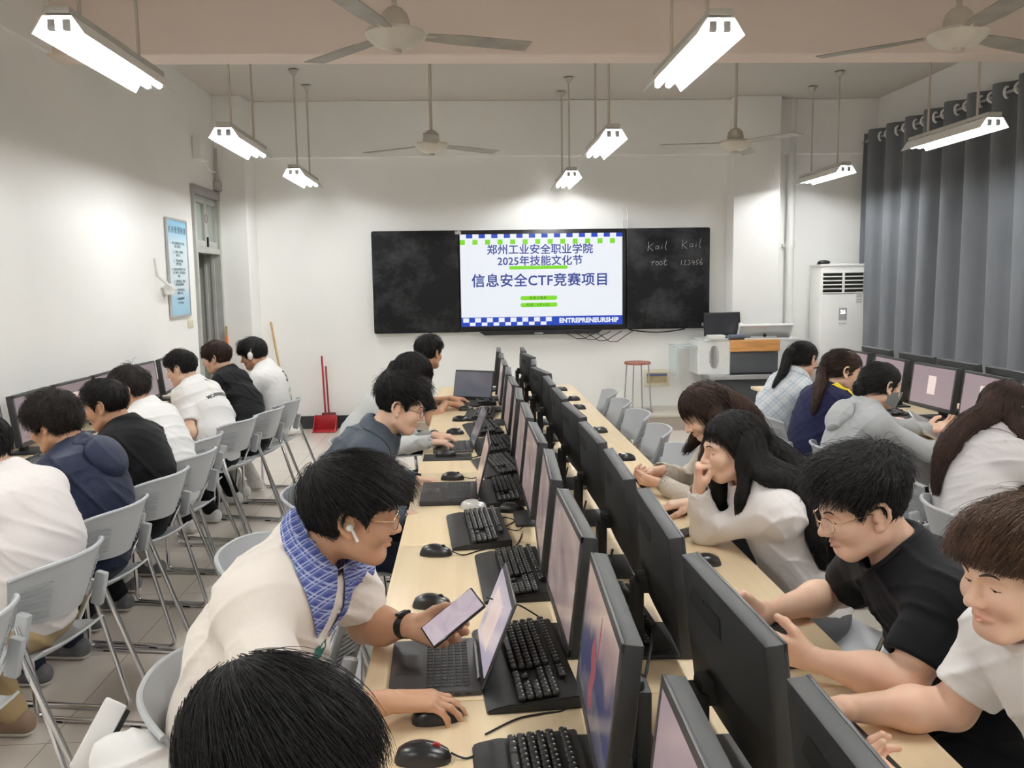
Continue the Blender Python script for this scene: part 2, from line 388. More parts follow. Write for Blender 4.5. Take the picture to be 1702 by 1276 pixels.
    for bd, s_, dz, bo, sp_ in (('郑州工业安全职业学院', .121, .185, .0022, 1.03), ('2025年技能文化节', .121, .315, .0022, 1.04), ('信息安全CTF竞赛项目', .158, .54, .003, 1.06)):
        tx = MB(); T(tx, bd, s_, xc+.03, sz1-dz, bo, sp_); obj('heading_line', tx, INK, s, smooth=False)
    dg = MB(); T(dg, '信息工程系', .036, xc, sz1-.735, .0004, 1.3); T(dg, '时间：6月10日', .036, xc, sz1-.815, .0004, 1.3)
    T(wq, 'ENTREPRENEURSHIP', .074, sx0+.605*W, sz0+.052, .0035, 1.03, .004, 'LEFT')
    for nm, mb, mm in (('blue_shapes', b, BLU), ('green_squares', g, GRN), ('white_shapes', wq, W_), ('small_print', dg, DGR)): obj(nm, mb, mm, s, smooth=False)
    M_chalk = mat('chalk', (.36, .36, .35), .9)
    ch = MB()
    words = []
    def word(): words.append(MB())
    def stroke(pts, x, z, s_): words[-1].tube([(x+px*s_, Y-.003, z+pz*s_) for px, pz in pts], .0028, 5)
    def kail(x, z, s_):
        stroke([(0, 1), (-.1, -.2)], x, z, s_); stroke([(.6, .8), (0, .3), (.6, -.2)], x, z, s_)
        stroke([(1.35, .45), (1.0, .4), (.95, 0), (1.3, .1), (1.4, .45), (1.4, 0)], x, z, s_); stroke([(1.85, .4), (1.8, 0)], x, z, s_); stroke([(1.86, .62), (1.9, .66)], x, z, s_); stroke([(2.5, 1.1), (2.25, .2), (2.45, -.1)], x, z, s_)
    word(); kail(2.12, 2.03, .085); word(); kail(2.52, 2.05, .085); word()
    x, z, s_ = 2.16, 1.845, .08
    stroke([(-.2, .4), (.1, .6), (.0, 0)], x, z, s_); stroke([(.05, .4), (.4, .6)], x, z, s_)
    for cx in (.75, 1.3): stroke([(cx+.2*math.cos(a), .3+.28*math.sin(a)) for a in np.linspace(0, 6.3, 10)], x, z, s_)
    stroke([(2.0, 1.0), (1.75, .2), (1.9, 0), (2.2, .1)], x, z, s_); stroke([(1.65, .6), (2.2, .65)], x, z, s_)
    x = 2.5; word()
    stroke([(.1, .7), (0, 0)], x, z, s_); stroke([(.4, .6), (.75, .7), (.4, 0), (.85, .05)], x, z, s_); stroke([(1.0, .7), (1.4, .6), (1.15, .4), (1.4, .2), (1.0, 0)], x, z, s_)
    stroke([(1.75, .7), (1.6, .3), (2.05, .35)], x, z, s_); stroke([(1.95, .6), (1.85, -.05)], x, z, s_); stroke([(2.6, .7), (2.3, .65), (2.25, .4), (2.55, .25), (2.2, 0)], x, z, s_)
    stroke([(3.1, .9), (2.8, .3), (2.85, 0), (3.15, .1), (3.1, .35), (2.85, .3)], x, z, s_)
    for q in words: obj('chalk_word', q, M_chalk, t)
    an = MB()
    for dx in (0, .045): an.cyl((1.83+dx, Y+.04, bz1-.01), (1.83+dx, Y+.04, bz1+.10), .009, 8).cyl((1.83+dx, Y+.04, bz1+.1), (1.83+dx, Y+.04, bz1+.24), .004, 6)
    obj('antenna_pair', an, M_steel, t)
    obj('corner_sticker', MB().box((-.085, Y-.004, bz1-.03), (.07, .006, .035), .003), M_steel, t)
    obj('corner_clip', MB().box((bx1-.06, Y-.01, bz0+.045), (.07, .02, .04), .004), M_steel, t)
    cb = MB()
    for k in range(4): cb.tube([(1.1+.13*k+.09*j, Y+.03, bz0-.02-.05*math.sin(j*PI/5)*(1+.3*k) - (.03 if j in (2, 3) else 0)) for j in range(6)], .005, 6)
    cb.tube([(1.9+.11*j, Y+.03, bz0-.005-.035*math.sin(j*PI/6)) for j in range(7)], .008, 6)
    obj('cable_bundle', cb, M_black, t)
board()

# ------------------------------------------------------------------ ceiling fans and fluorescent lamps
M_fan = mat('fan_cream_enamel', (.62, .58, .50), .4, var=.08, vscale=6)
M_fanblade = mat('dusty_fan_blade', (.30, .275, .235), .45, var=.16, vscale=5)
M_rod = mat('rod_tan', (.56, .50, .43), .5, var=.06)
def fan_proto():
    t = thing('ceiling_fan', 'cream three-blade ceiling fan', 'ceiling fan')
    z0 = 0
    obj('motor', MB().lathe([(0, -.075), (.05, -.072), (.1, -.055), (.14, -.02), (.15, .0), (.145, .015), (.09, .03), (.06, .035), (0, .036)], seg=32), M_fan, t)
    obj('motor_cap', MB().lathe([(0, -.092), (.03, -.09), (.034, -.07)], seg=16), M_rod, t)
    obj('canopy', MB().lathe([(.072, .035), (.075, .06), (.065, .1), (.04, .125), (.016, .135), (0, .135)], seg=24), M_rod, t)
    obj('rod', MB().cyl((0, 0, .13), (0, 0, ZC-2.92), .014, 12), M_rod, t)
    obj('ceiling_cup', MB().lathe([(.0, ZC-2.92-.07), (.03, ZC-2.92-.07), (.06, ZC-2.92), (0, ZC-2.92)], seg=20), M_fan, t)
    for k in range(3):
        a = math.radians(120*k); Mr = Matrix.Rotation(a, 4, 'Z')
        P = []
        for i in range(13):
            u = .16+(.7-.16)*i/12; wd = .045+.02*min(1, i/4); row = []
            for j in range(4):
                v = -wd+2*wd*j/3; row.append(Mr @ Vector((u, v, .0-.012*(i/12)-.22*v*.5)))
            P.append(row)
        b = MB().grid(P).solidify(.004); bl_ = obj('blade', b, M_fanblade, t, angle=30)
        obj('blade_iron', MB().box((.16, 0, .0), (.1, .035, .008), .003, M=Mr), M_fan, bl_)
    return proto(t)
FAN = fan_proto()
G = 'ceiling fans with three blades'
FAN.put((-.33, 4.6, 2.92), math.radians(14), 'cream ceiling fan near the camera at the top centre, three full blades in view', G)
FAN.put((2.56, 4.6, 2.92), math.radians(24), 'cream ceiling fan cut by the top right corner of the photo', G)
FAN.put((-.29, 8.2, 2.92), math.radians(32), 'far ceiling fan hanging in front of the blackboard screen', G)
FAN.put((2.5, 8.2, 2.92), math.radians(62), 'far ceiling fan hanging above the right end of the blackboard', G)
FAN.done()

M_lampwhite = mat('lamp_white_enamel', (.85, .85, .83), .35)
M_lamptop = mat('lamp_grey_top', (.5, .48, .44), .5, var=.05)
M_tube = mat('lit_fluorescent_tube', (1, 1, .98), .3, emit=TUBE_POWER, ecol=(.985, 1.0, .995))
def lamp_proto():
    t = thing('pendant_lamp', 'white twin-tube fluorescent lamp hung on two rods', 'lamp')
    L_ = 1.12
    sec = [(-.105, -.045), (-.058, .026), (.058, .026), (.105, -.045)]
    P = [[(x, y, z) for (x, z) in sec] for y in (-L_/2, L_/2)]
    obj('reflector', MB().grid(P).solidify(.003), M_lampwhite, t, smooth=False)
    obj('gear_tray', MB().box((0, 0, .047), (.10, L_, .028), .004), M_lamptop, t)
    hb = MB(); tb = MB()
    for x in (-.030, .030):
        tbo = MB().cyl((x, -L_/2+.03, -.018), (x, L_/2-.03, -.018), .0135, 10)
        obj('tube', tbo, M_tube, t)
        for y in (-L_/2+.022, L_/2-.022): obj('tube_holder', MB().box((x, y, -.008), (.034, .025, .045), .006), M_steel, t)
    for y in (-.34, .34):
        r_ = obj('rod', MB().cyl((0, y, .06), (0, y, ZC-2.76), .009, 8), M_rod, t)
        obj('ceiling_cup', MB().lathe([(0, ZC-2.76-.04), (.02, ZC-2.76-.04), (.05, ZC-2.76), (0, ZC-2.76)], (0, y, 0), 16), M_lamptop, r_)
    return proto(t)
LAMP = lamp_proto()
G = 'twin-tube pendant lamps'
for (x, y, lb) in ((-1.61, 4.31, 'large lit tube lamp at the top left, nearest of the left lamps'), (-1.65, 6.88, 'middle lit tube lamp of the left line, before the alarm box'), (-1.60, 9.10, 'farthest lit tube lamp of the left line, near the door corner'),
                   (1.085, 4.34, 'large lit tube lamp at the top right of centre, nearest of its line'), (1.085, 7.05, 'middle lit tube lamp of the centre line, above the blackboard'), (1.07, 9.46, 'farthest small lit tube lamp of the centre line, over the screen'),
                   (3.69, 6.67, 'lit tube lamp hanging in front of the grey curtain'), (3.76, 9.24, 'lit tube lamp above the white air conditioner')):
    LAMP.put((x, y, 2.745), 0, lb, G)
for x in (-1.66, 1.10, 3.85):  # unseen lamps added so the room is lit evenly
    for y in (2.0, -.6): LAMP.put((x, y, 2.76), 0, 'lit tube lamp added in unseen rear rows above the camera', G)
LAMP.put((3.85, 4.5, 2.76), 0, 'lit tube lamp added for light, unseen on the right', G)  # unseen lamp, added for its light on the right side
LAMP.done()

# ------------------------------------------------------------------ curtain
M_curt = mat('grey_curtain_fabric', (.135, .145, .16), .8, sheen=.1, var=.05, vscale=2, bump=.1, bscale=250)
def curtain():
    t = thing('curtain', 'tall pleated grey eyelet curtain covering the right-hand wall', 'curtain', (4.62, 7, .1))
    y0, y1, zt, zb = 10.12, 2.6, 3.30, .12
    n = 420; pitch = .19; P = []
    for i in range(n+1):
        y = y0+(y1-y0)*i/n; ph = (y0-y)/pitch*PI
        row = []
        for k in range(9):
            f = k/8; z = zt+(zb-zt)*f
            a = .075+.014*math.sin(y*3.1+1)-.012*f+.014*math.sin(y*9)*f; sn = math.sin(ph+.35*math.sin(y*2.3)*f)
            xx = 4.60+a*math.copysign(abs(sn)**.7, sn)+.02*math.sin(y*1.7+f*2)
            row.append((xx, y+.02*math.sin(ph*2)*f, z))
        P.append(row)
    c = obj('cloth', MB().grid(P), M_curt, t, angle=None)
    obj('rod', MB().cyl((4.60, 10.2, zt-.09), (4.60, y1-.1, zt-.09), .014, 10), M_steel, t)
    k = 0; y = y0-pitch
    while y > 5.6:
        a = .062+.012*math.sin(y*3.1+1)
        s = 1 if True else -1
        k += 1; sg = -1 if k % 2 else 1
        rg = MB().tube([(4.60+.045*math.cos(q)*.86, y+.045*math.cos(q)*.5*sg, zt-.09+.045*math.sin(q)) for q in np.linspace(0, 2*PI, 17)[:-1]], .012, 6, closed=True)
        obj('eyelet', rg, M_white, t)
        y -= pitch
curtain()
win = struct('window_1', MB().box((XR-.005, 6.5, 2.05), (.03, 6.4, 2.0), .004), mat('night_window', (.05, .06, .08), .1))
# ================================================================== furniture
M_wood = mat('pale_maple_laminate', (.80, .64, .42), .38, spec=.4)
def wood_nodes():
    N, L, b = nodes_of(M_wood)
    tc = N.new('ShaderNodeTexCoord'); mp = N.new('ShaderNodeMapping'); mp.inputs['Scale'].default_value = (9, .5, 9)
    nz = N.new('ShaderNodeTexNoise'); nz.inputs['Scale'].default_value = 3.5; nz.inputs['Detail'].default_value = 6; nz.inputs['Distortion'].default_value = .6
    cr = N.new('ShaderNodeValToRGB'); cr.color_ramp.elements[0].position = .3; cr.color_ramp.elements[0].color = (.77, .61, .40, 1)
    cr.color_ramp.elements[1].position = .7; cr.color_ramp.elements[1].color = (.83, .675, .455, 1)
    L.new(tc.outputs['Object'], mp.inputs[0]); L.new(mp.outputs[0], nz.inputs['Vector']); L.new(nz.outputs['Fac'], cr.inputs['Fac']); L.new(cr.outputs['Color'], b.inputs['Base Color'])
wood_nodes()
M_edge = mat('pale_edge_band', (.80, .70, .55), .45, var=.02)
M_leg = mat('white_powder_coat', (.78, .78, .77), .4, var=.02)
M_panel = mat('grey_modesty_panel', (.30, .31, .32), .5, var=.03)
DZT = .75
def desk_proto(wx, wy, name='computer_desk'):
    t = thing(name, 'pale maple computer desk', 'desk')
    top = obj('tabletop', MB().box((0, 0, DZT-.0125), (wx, wy-.003, .025), .003), M_wood, t)
    for sx in (-1, 1):
        for sy in (-1, 1):
            obj('leg', MB().tube(rounded([(sx*(wx/2-.22), sy*(wy/2-.06), DZT-.035), (sx*(wx/2-.05), sy*(wy/2-.06), DZT-.035), (sx*(wx/2-.05), sy*(wy/2-.06), .0)], .12, 6), .022, 10), M_leg, t)
    obj('modesty_panel', MB().box((0 if wx > .9 else wx*.3, 0, .5), (.018, wy-.16, .42), .002), M_panel, t)
    fr = MB()
    for sy in (-1, 1): fr.box((0, sy*(wy/2-.06), DZT-.045), (wx-.2, .03, .03))
    fr.box((0, 0, DZT-.05), (.05, wy-.1, .04)); obj('under_frame', fr, M_leg, t)
    return proto(t)
D1 = desk_proto(1.195, 1.2)
CX = .336
names = ['nearest', 'second nearest', 'third nearest', 'fourth nearest', 'second farthest', 'farthest']
for k in range(6):
    D1.put((CX, 1.3+1.2*k, 0), 0, f'pale maple double desk in the centre row, {names[k]} to the camera', 'double desks of the centre row')
for k in range(4):
    D1.put((3.05, 6.9-1.2*k, 0), 0, 'pale maple double desk in the right-hand row, '+['at the end nearest the lectern', 'second from the lectern', 'third from the lectern', 'fourth from the lectern, mostly out of view'][k], 'double desks of the right row')
D1.done()
D2 = desk_proto(.62, 1.2)
for k in range(4):
    D2.put((-2.37, 3.55+1.2*k, 0), PI, 'pale maple single desk along the left wall, '+names[k if k < 3 else 5]+' to the camera', 'single desks along the left wall')
D2.done()

# ------------------------------------------------------------------ chairs
M_shell = mat('grey_chair_plastic', (.46, .48, .50), .42, spec=.45, var=.02, vscale=6)
M_shell2 = mat('rib_grey_plastic', (.36, .375, .39), .45)
M_pad = mat('black_rubber', (.015, .015, .015), .7)
def chair_proto():
    t = thing('stacking_chair', 'grey plastic stacking chair with chrome sled frame', 'chair')
    nu, nv = 44, 34; P = []
    for i in range(nu+1):
        v = i/nu*2-1; row = []
        for j in range(nv+1):
            f = j/nv; e = abs(v); hw = .195+.058*f
            z = .565+.012*e*e+(.212-.024*e**4-.010*e*e)*f; x = -.235+.100*e**2.2-.050*(f-.35)+.012*(1-f)**2
            row.append((x, hw*v*(1-.02*f*e**6), z))
        P.append(row)
    sh = MB().grid(P).solidify(.007); so = obj('backrest', sh, M_shell, t, angle=35)
    for i0, i1 in ((2, 11), (nu-11, nu-2)):
        for j in range(3, 25, 3): obj('rib', MB().tube([(P[i][j][0]-.0045, P[i][j][1], P[i][j][2]) for i in range(i0, i1+1)], .0026, 5), M_shell2, so)
    rim = MB().tube([P[i][nv] for i in range(nu+1)], .008, 8); obj('backrest_rim', rim, M_shell, t)
    P = []
    for i in range(15):
        u = i/14; row = []
        for j in range(13):
            v = j/12*2-1; x = -.21+.44*u; wd = .225-.03*u-(.05*max(0, u-.8)/.2 if u > .8 else 0)-(.06*max(0, .2-u)/.2)
            z = .445+.012*v*v-.014*math.sin(PI*u)-.03*max(0, (u-.8)/.2)**2+.035*max(0, (.2-u)/.2)**2
            row.append((x, wd*v, z))
        P.append(row)
    obj('seat', MB().grid(P).solidify(.008), M_shell, t, angle=50)
    for s in (-1, 1):
        Mb = Matrix.Translation((-.175, s*.212, .575)) @ Matrix.Rotation(math.radians(-14), 4, 'Y')
        obj('back_bracket', MB().box((0, 0, 0), (.045, .03, .13), .008, M=Mb), M_shell, t)
        y = s*.228
        pts = rounded([(-.17, y, .60), (-.37, s*.27, .012), (.17, s*.27, .012), (.14, s*.22, .425), (.14, 0, .425)], .05, 5)
        obj('sled_leg', MB().tube(pts, .0105, 10), M_chrome, t)
        obj('arm_tube', MB().tube(rounded([(-.145, y, .60), (-.06, y, .425), (-.06, 0, .425)], .04, 5), .0105, 10), M_chrome, t)
        for x in (-.25, .08): obj('foot_pad', MB().box((x, s*.27, .008), (.045, .02, .016), .004), M_pad, t)
    return proto(t)
CH = chair_proto()
GL = 'grey stacking chairs along the left wall'
who = ['and nobody on it, at the left edge', 'under the person in khaki trousers', 'under the person in the navy hooded jacket', 'under the large person in the plain black T-shirt', 'under the person in the plain white T-shirt',
       'empty, just behind the plain white T-shirt', 'under the person in the white lettered T-shirt', 'under the slim person in a black T-shirt', 'under the person with white headphones']
for k, (x, y, rz) in enumerate([(-1.60, 2.46, 172), (-1.605, 3.085, 169), (-1.68, 3.76, 169), (-1.69, 4.37, 168), (-1.70, 4.90, 168), (-1.80, 5.42, 172), (-1.75, 6.10, 164), (-1.66, 6.58, 170), (-1.62, 7.05, 170)]):
    CH.put((x, y, 0), math.radians(rz), 'grey plastic chair with chrome legs '+who[k], GL)
GC = 'grey stacking chairs at the left side of the centre desks'
for x, y, rz, lb in ((-.50, 2.03, 4, 'grey plastic chair under the person in the cream polo shirt'), (-.60, 3.02, -6, 'grey plastic chair whose curved rim shows behind the cream polo shirt'), (-.56, 2.60, 186, 'grey plastic chair turned round between the polo shirt and the desk edge'),
                     (-.56, 3.86, 3, 'grey plastic chair under the person in the slate jacket'), (-.55, 5.15, 0, 'grey plastic chair under the person in the light grey sleeves'), (-.55, 6.5, 5, 'grey plastic chair under the farthest person of the centre row')):
    CH.put((x, y, 0), math.radians(rz), lb, GC)
GR = 'grey stacking chairs at the right side of the centre desks'
for k, (x, y, rz) in enumerate([(.97, 4.62, 186), (.97, 5.32, 178), (.97, 5.95, 183), (.95, 6.55, 180), (.95, 7.15, 176)]):
    CH.put((x, y, 0), math.radians(rz), 'empty grey chair pushed under the right side of the centre desks, '+['nearest to the camera', 'second from the camera', 'third from the camera', 'fourth from the camera', 'farthest from the camera'][k], GR)
for x, y, rz, lb in ((1.12, 4.02, 184, 'grey chair under the woman in the cream knit'), (1.16, 2.86, 195, 'grey chair with slots showing behind the woman in the white blouse'), (1.26, 2.12, 178, 'grey chair under the person in the black T-shirt with glasses'), (1.25, 1.45, 180, 'grey chair under the brown-haired person in the white T-shirt')):
    CH.put((x, y, 0), math.radians(rz), lb, GR)
GW = 'grey stacking chairs of the right-hand row'
for x, y, rz, lb in ((2.09, 3.32, -8, 'grey slotted chair under the woman with long hair and grey striped shirt'), (2.16, 3.98, 3, 'empty grey chair behind the grey striped shirt, next to the desk edge'), (2.14, 4.62, 0, 'grey chair under the person in the grey hooded top'), (2.02, 5.02, -10, 'grey slotted chair under the woman in the navy jacket'),
                     (2.20, 5.72, -4, 'empty grey chair behind the woman in the navy jacket'), (2.16, 6.2, 0, 'grey chair under the person in the plaid shirt'), (2.18, 6.95, -12, 'empty grey chair farthest down the right-hand row')):
    CH.put((x, y, 0), math.radians(rz), lb, GW)
CH.done()

# ------------------------------------------------------------------ monitors
M_mon = mat('monitor_black_plastic', (.022, .0225, .024), .5, spec=.5, bump=.1, bscale=900)
M_bez = mat('bezel_grey_black', (.05, .05, .052), .4, spec=.45)
M_ventm = mat('vent_black', (.006, .006, .006), .6)
def screen_mat(name, c1, c2, c3, e, sc_=2.2):
    m = mat(name, c1, .22, spec=.5); N, L, b = nodes_of(m)
    tc = N.new('ShaderNodeTexCoord'); mp = N.new('ShaderNodeMapping'); mp.inputs['Scale'].default_value = (1, .8, 1.4)
    nz = N.new('ShaderNodeTexNoise'); nz.inputs['Scale'].default_value = sc_*2; nz.inputs['Detail'].default_value = 5; nz.inputs['Distortion'].default_value = 1.5
    cr = N.new('ShaderNodeValToRGB'); e_ = cr.color_ramp.elements
    e_[0].position = .3; e_[0].color = (*c1, 1); e_[1].position = .7; e_[1].color = (*c3, 1); x = e_.new(.5); x.color = (*c2, 1)
    L.new(tc.outputs['Object'], mp.inputs[0]); L.new(mp.outputs[0], nz.inputs['Vector']); L.new(nz.outputs['Fac'], cr.inputs['Fac'])
    b.inputs['Base Color'].default_value = (.02, .02, .022, 1)
    L.new(cr.outputs['Color'], b.inputs['Emission Color']); b.inputs['Emission Strength'].default_value = e
    return m
M_scrA = screen_mat('lit_wallpaper_screen', (.16, .115, .13), (.24, .18, .17), (.34, .26, .24), 1.0)
M_scrB = screen_mat('lit_login_screen', (.36, .27, .29), (.40, .30, .32), (.44, .34, .35), .8, .6)
M_scrL = screen_mat('lit_dim_screen', (.22, .17, .19), (.26, .20, .22), (.30, .23, .24), .9, .6)
M_login = mat('login_panel', (.62, .52, .50), .3, emit=.7, ecol=(.62, .50, .49))
M_jelly = mat('wallpaper_red', (.03, .01, .01), .3, emit=.8, ecol=(.30, .085, .10))
M_navyw = screen_mat('lit_deep_sea_screen', (.035, .04, .085), (.12, .09, .12), (.40, .28, .25), 1.0, 1.1)
def deep_sea():
    N, L, b = nodes_of(M_navyw); tc = N.new('ShaderNodeTexCoord'); sp = N.new('ShaderNodeSeparateXYZ'); L.new(tc.outputs['Object'], sp.inputs[0])
    nz = N.new('ShaderNodeTexNoise'); nz.inputs['Scale'].default_value = 9; nz.inputs['Detail'].default_value = 5; L.new(tc.outputs['Object'], nz.inputs['Vector'])
    a = N.new('ShaderNodeMath'); a.operation = 'MULTIPLY_ADD'; a.inputs[1].default_value = .16; L.new(nz.outputs['Fac'], a.inputs[0]); L.new(sp.outputs['Z'], a.inputs[2])
    mr = N.new('ShaderNodeMapRange'); mr.inputs['From Min'].default_value = .17; mr.inputs['From Max'].default_value = .42; L.new(a.outputs[0], mr.inputs['Value'])
    cr = N.new('ShaderNodeValToRGB'); e = cr.color_ramp.elements; e[0].color = (.05, .045, .075, 1); e[1].color = (.36, .26, .23, 1)
    for pos, c in ((.14, (.10, .09, .11, 1)), (.25, (.035, .04, .095, 1)), (.5, (.05, .05, .10, 1)), (.66, (.24, .17, .17, 1))): x = e.new(pos); x.color = c
    L.new(mr.outputs[0], cr.inputs['Fac']); L.new(cr.outputs['Color'], b.inputs['Emission Color'])
deep_sea()
def monitor_proto(scr, login=False):
    t = thing('monitor', 'black flat monitor', 'monitor')
    th = math.radians(6.5); W, H, D = .49, .29, .034
    Mx = Matrix.Translation((0, 0, .21)) @ Matrix.Rotation(th, 4, 'Y')
    ho = MB().box((D/2, 0, 0), (D, W, H), .004, M=Mx)
    P = []
    for i in range(17):
        u_ = i/16*2-1; row = []
        for j in range(13):
            v_ = j/12*2-1; b_ = .030*(1-abs(u_)**2.6)*(1-abs(v_)**2.2)*(1-.35*v_); row.append(tuple((Mx @ Vector((D-.001+max(0, b_), u_*(W/2-.004), v_*(H/2-.004))))[:]))
        P.append(row)
    ho.grid(P)
    obj('housing', ho, M_mon, t)
    s = obj('screen', MB().box((-.0015, 0, .004), (.004, W-.03, H-.04), M=Mx), scr, t)
    if login:
        obj('login_window', MB().box((-.004, .0, .012), (.002, .085, .12), M=Mx), M_login, s)
    bz = MB()
    for y in (-1, 1): bz.box((-.001, y*(W/2-.007), 0), (.006, .014, H), .001, M=Mx)
    bz.box((-.001, 0, H/2-.008), (.006, W, .016), .001, M=Mx).box((-.001, 0, -H/2+.010), (.006, W, .020), .001, M=Mx)
    obj('bezel', bz, M_bez, t)
    def bulge(u_, v_): return D-.001+max(0, .030*(1-abs(u_)**2.6)*(1-abs(v_)**2.2)*(1-.35*v_))
    P = []
    for i in range(15):
        row = []
        for j in range(5):
            z_ = .078+.032*j/4; y_ = -.155+.20*i/14+.018*(j/4-.5)*(1 if i < 7 else -1); row.append(tuple(Mx @ Vector((bulge(y_/(W/2), z_/(H/2))+.0012, y_, z_))))
        P.append(row)
    obj('vent', MB().grid(P), M_ventm, t)
    obj('stand_neck', MB().box((.085, 0, .085), (.03, .07, .17), .008).box((.062, 0, .165), (.05, .06, .05), .01), M_mon, t)
    obj('stand_base', MB().box((.03, 0, .006), (.19, .22, .012), .004), M_mon, t)
    return proto(t)
MA = monitor_proto(M_scrA); MLg = monitor_proto(M_scrB, True); MN = monitor_proto(M_navyw); MLd = monitor_proto(M_scrL, True)
G1 = 'black monitors facing left along the centre desks'
for k in range(12):
    y = 1.0+.6*k
    pr = MLg if k == 0 else (MN if k == 1 else MA)
    lb = ['black monitor with a pink screen at the bottom edge of the photo', 'black monitor with a deep blue screen and red figure, nearest large one'][k] if k < 2 else f'black monitor with a pinkish screen facing left, {ORD[k]} from the camera'
    pr.put((.235 if k else .262, y, DZT), math.radians(random.uniform(-3, 3)), lb, G1)
G2 = 'black monitors facing right along the centre desks'
for k in range(12):
    y = .98+.6*k
    MA.put((.508, y, DZT), PI+math.radians(random.uniform(-3, 3) if k < 8 else random.uniform(-5, 8)), f'black monitor back on the centre desks, {ORD[k]} from the camera', G2)
G3 = 'monitors along the left wall'
for k, y in enumerate((4.55, 5.16, 5.70, 6.24, 6.86, 7.45)):
    MLd.put((-2.49, y, DZT), PI+math.radians([0, 2, -2, 1, -4, 6][k]), 'dim lit monitor along the left wall, '+ORD[k]+' from the photo edge', G3)
G4 = 'monitors facing the women of the right-hand row'
for k, y in enumerate((6.80, 6.19, 5.58, 5.0, 4.42)):
    MLg.put((3.03, y, DZT), math.radians([2, -2, 3, -2, 1][k]), 'lit pink monitor of the right-hand row, '+['farthest, behind the ponytail', 'behind the face of the navy-jacket woman', 'beside the grey face mask', 'with its login box in full view', 'half hidden by long brown hair'][k], G4)
G5 = 'monitors turned to the curtain'
for k, y in enumerate((7.0, 6.36, 5.8, 5.22, 4.6)):
    MA.put((3.36, y, DZT), PI, 'black monitor back just below the grey curtain, '+ORD[k]+' from the air conditioner', G5)
for m_ in (MA, MLg, MN, MLd): m_.done()
# the picture on the nearest large screen: a red jellyfish-like figure
def jelly():
    root = [o for o in COL.objects if o.get('label', '').startswith('black monitor with a deep blue')][0]
    scr = [c for c in root.children if c.name.startswith('screen')][0]
    Mx = Matrix.Translation((0, 0, .21)) @ Matrix.Rotation(math.radians(6.5), 4, 'Y') @ Matrix(((0, 0, -1, -.0035), (1, 0, 0, 0), (0, 1, 0, 0), (0, 0, 0, 1)))
    mb = MB()
    mb.prism([(.02, .02), (.045, .035), (.06, .02), (.065, -.01), (.045, -.035), (.055, -.07), (.03, -.11), (.02, -.07), (.0, -.1), (.005, -.05), (-.01, -.02), (.0, .01)], .0006, Mx)
    mb.prism([(-.03, .07), (-.02, .1), (-.01, .07), (-.02, .02)], .0006, Mx)
    o = mb.build('red_figure', M_jelly, scr); o.matrix_parent_inverse = Matrix()
jelly()

# ------------------------------------------------------------------ keyboards, mice, cables
M_kb = mat('keyboard_black', (.014, .014, .015), .5, spec=.4)
M_key = mat('keycap_black', (.022, .022, .023), .45, spec=.45)
M_leg_ = mat('key_legend', (.55, .55, .55), .6)
def keyboard_proto():
    t = thing('keyboard', 'black full-size keyboard with palm rest', 'keyboard')
    b = MB()
    sec = [(-.115, 0), (.098, 0), (.098, .03), (.06, .028), (-.045, .018), (-.06, .02), (-.105, .012), (-.115, .006)]
    b.prism(sec, .455, Matrix(((1, 0, 0, 0), (0, 0, 1, -.2275), (0, 1, 0, 0), (0, 0, 0, 1))), .003)
    obj('body', b, M_kb, t)
    k_ = MB(); lg = MB()
    rows = [(.068, 'f'), (.040, 'n'), (.021, 'n'), (.002, 'n'), (-.017, 'n'), (-.036, 's')]
    def key(x, y, wd, dx=.0165):
        z = .021+(x+.045)*.1
        k_.box((x, y, z+.006), (dx, wd-.0025, .011), .003, 1)
        lg.box((x+.003, y+wd*.15, z+.0118), (.0035, .004, .0006))
    for x, kind in rows:
        if kind == 's':
            y = .215
            for wd in (.024, .024, .024, .115, .024, .024, .024, .024): key(x, y-wd/2, wd); y -= wd
        else:
            for i in range(15): key(x, .215-.019*i-.0095, .019)
        for i in range(3):
            if not (kind == 'n' and x == -.017 and i != 1) and not (x == .002): key(x, -.085-.019*i-.0095, .019)
        if kind != 'f':
            for i in range(4): key(x, -.146-.019*i-.0095, .019)
    me = bpy.data.meshes.new('t'); lg.bm.to_mesh(me); lg.bm.free(); k_.bm.faces.ensure_lookup_table(); nk = len(k_.bm.faces); k_.bm.from_mesh(me); bpy.data.meshes.remove(me)
    k_.bm.faces.ensure_lookup_table()
    for f_ in list(k_.bm.faces)[nk:]: f_.material_index = 1
    ko = obj('keycaps', k_, M_key, t); ko.data.materials.append(M_leg_)
    return proto(t)
KB = keyboard_proto()
GK = 'black keyboards on the centre desks'
# (x, y, rot deg, label)
KBL = [(.115, 1.47, 2, 'black keyboard with palm rest at the bottom edge, beside the mouse with the red wheel'), (.125, 2.06, 4, 'black keyboard half hidden behind the grey laptop screen'), (.135, 2.72, 3, 'black keyboard in front of the hand holding the phone'), (.03, 3.25, 4, 'black keyboard with its cable looping to the right, beyond the polo shirt'),
       (.15, 3.83, 2, 'black keyboard behind the screen of the thick black laptop'), (.15, 4.36, 8, 'black keyboard just beyond the thick black laptop'), (.14, 4.93, 4, 'black keyboard behind the laptop of the person with light grey sleeves'),
       (.09, 5.52, 6, 'black keyboard beside the mouse in the far half of the centre desks'), (.08, 6.12, -5, 'black keyboard next to the farthest free mouse'), (.10, 6.85, 3, 'black keyboard in front of the farthest laptop')]
for x, y, rz, lb in KBL: KB.put((x, y, DZT), math.radians(rz), lb, GK)
KB.put((.70, 1.50, DZT), PI+math.radians(4), 'black keyboard beside the hand of the brown-haired person in white', GK)
KB.put((.72, 2.22, DZT), PI+math.radians(2), 'black keyboard behind the monitor of the person in the black T-shirt', GK)
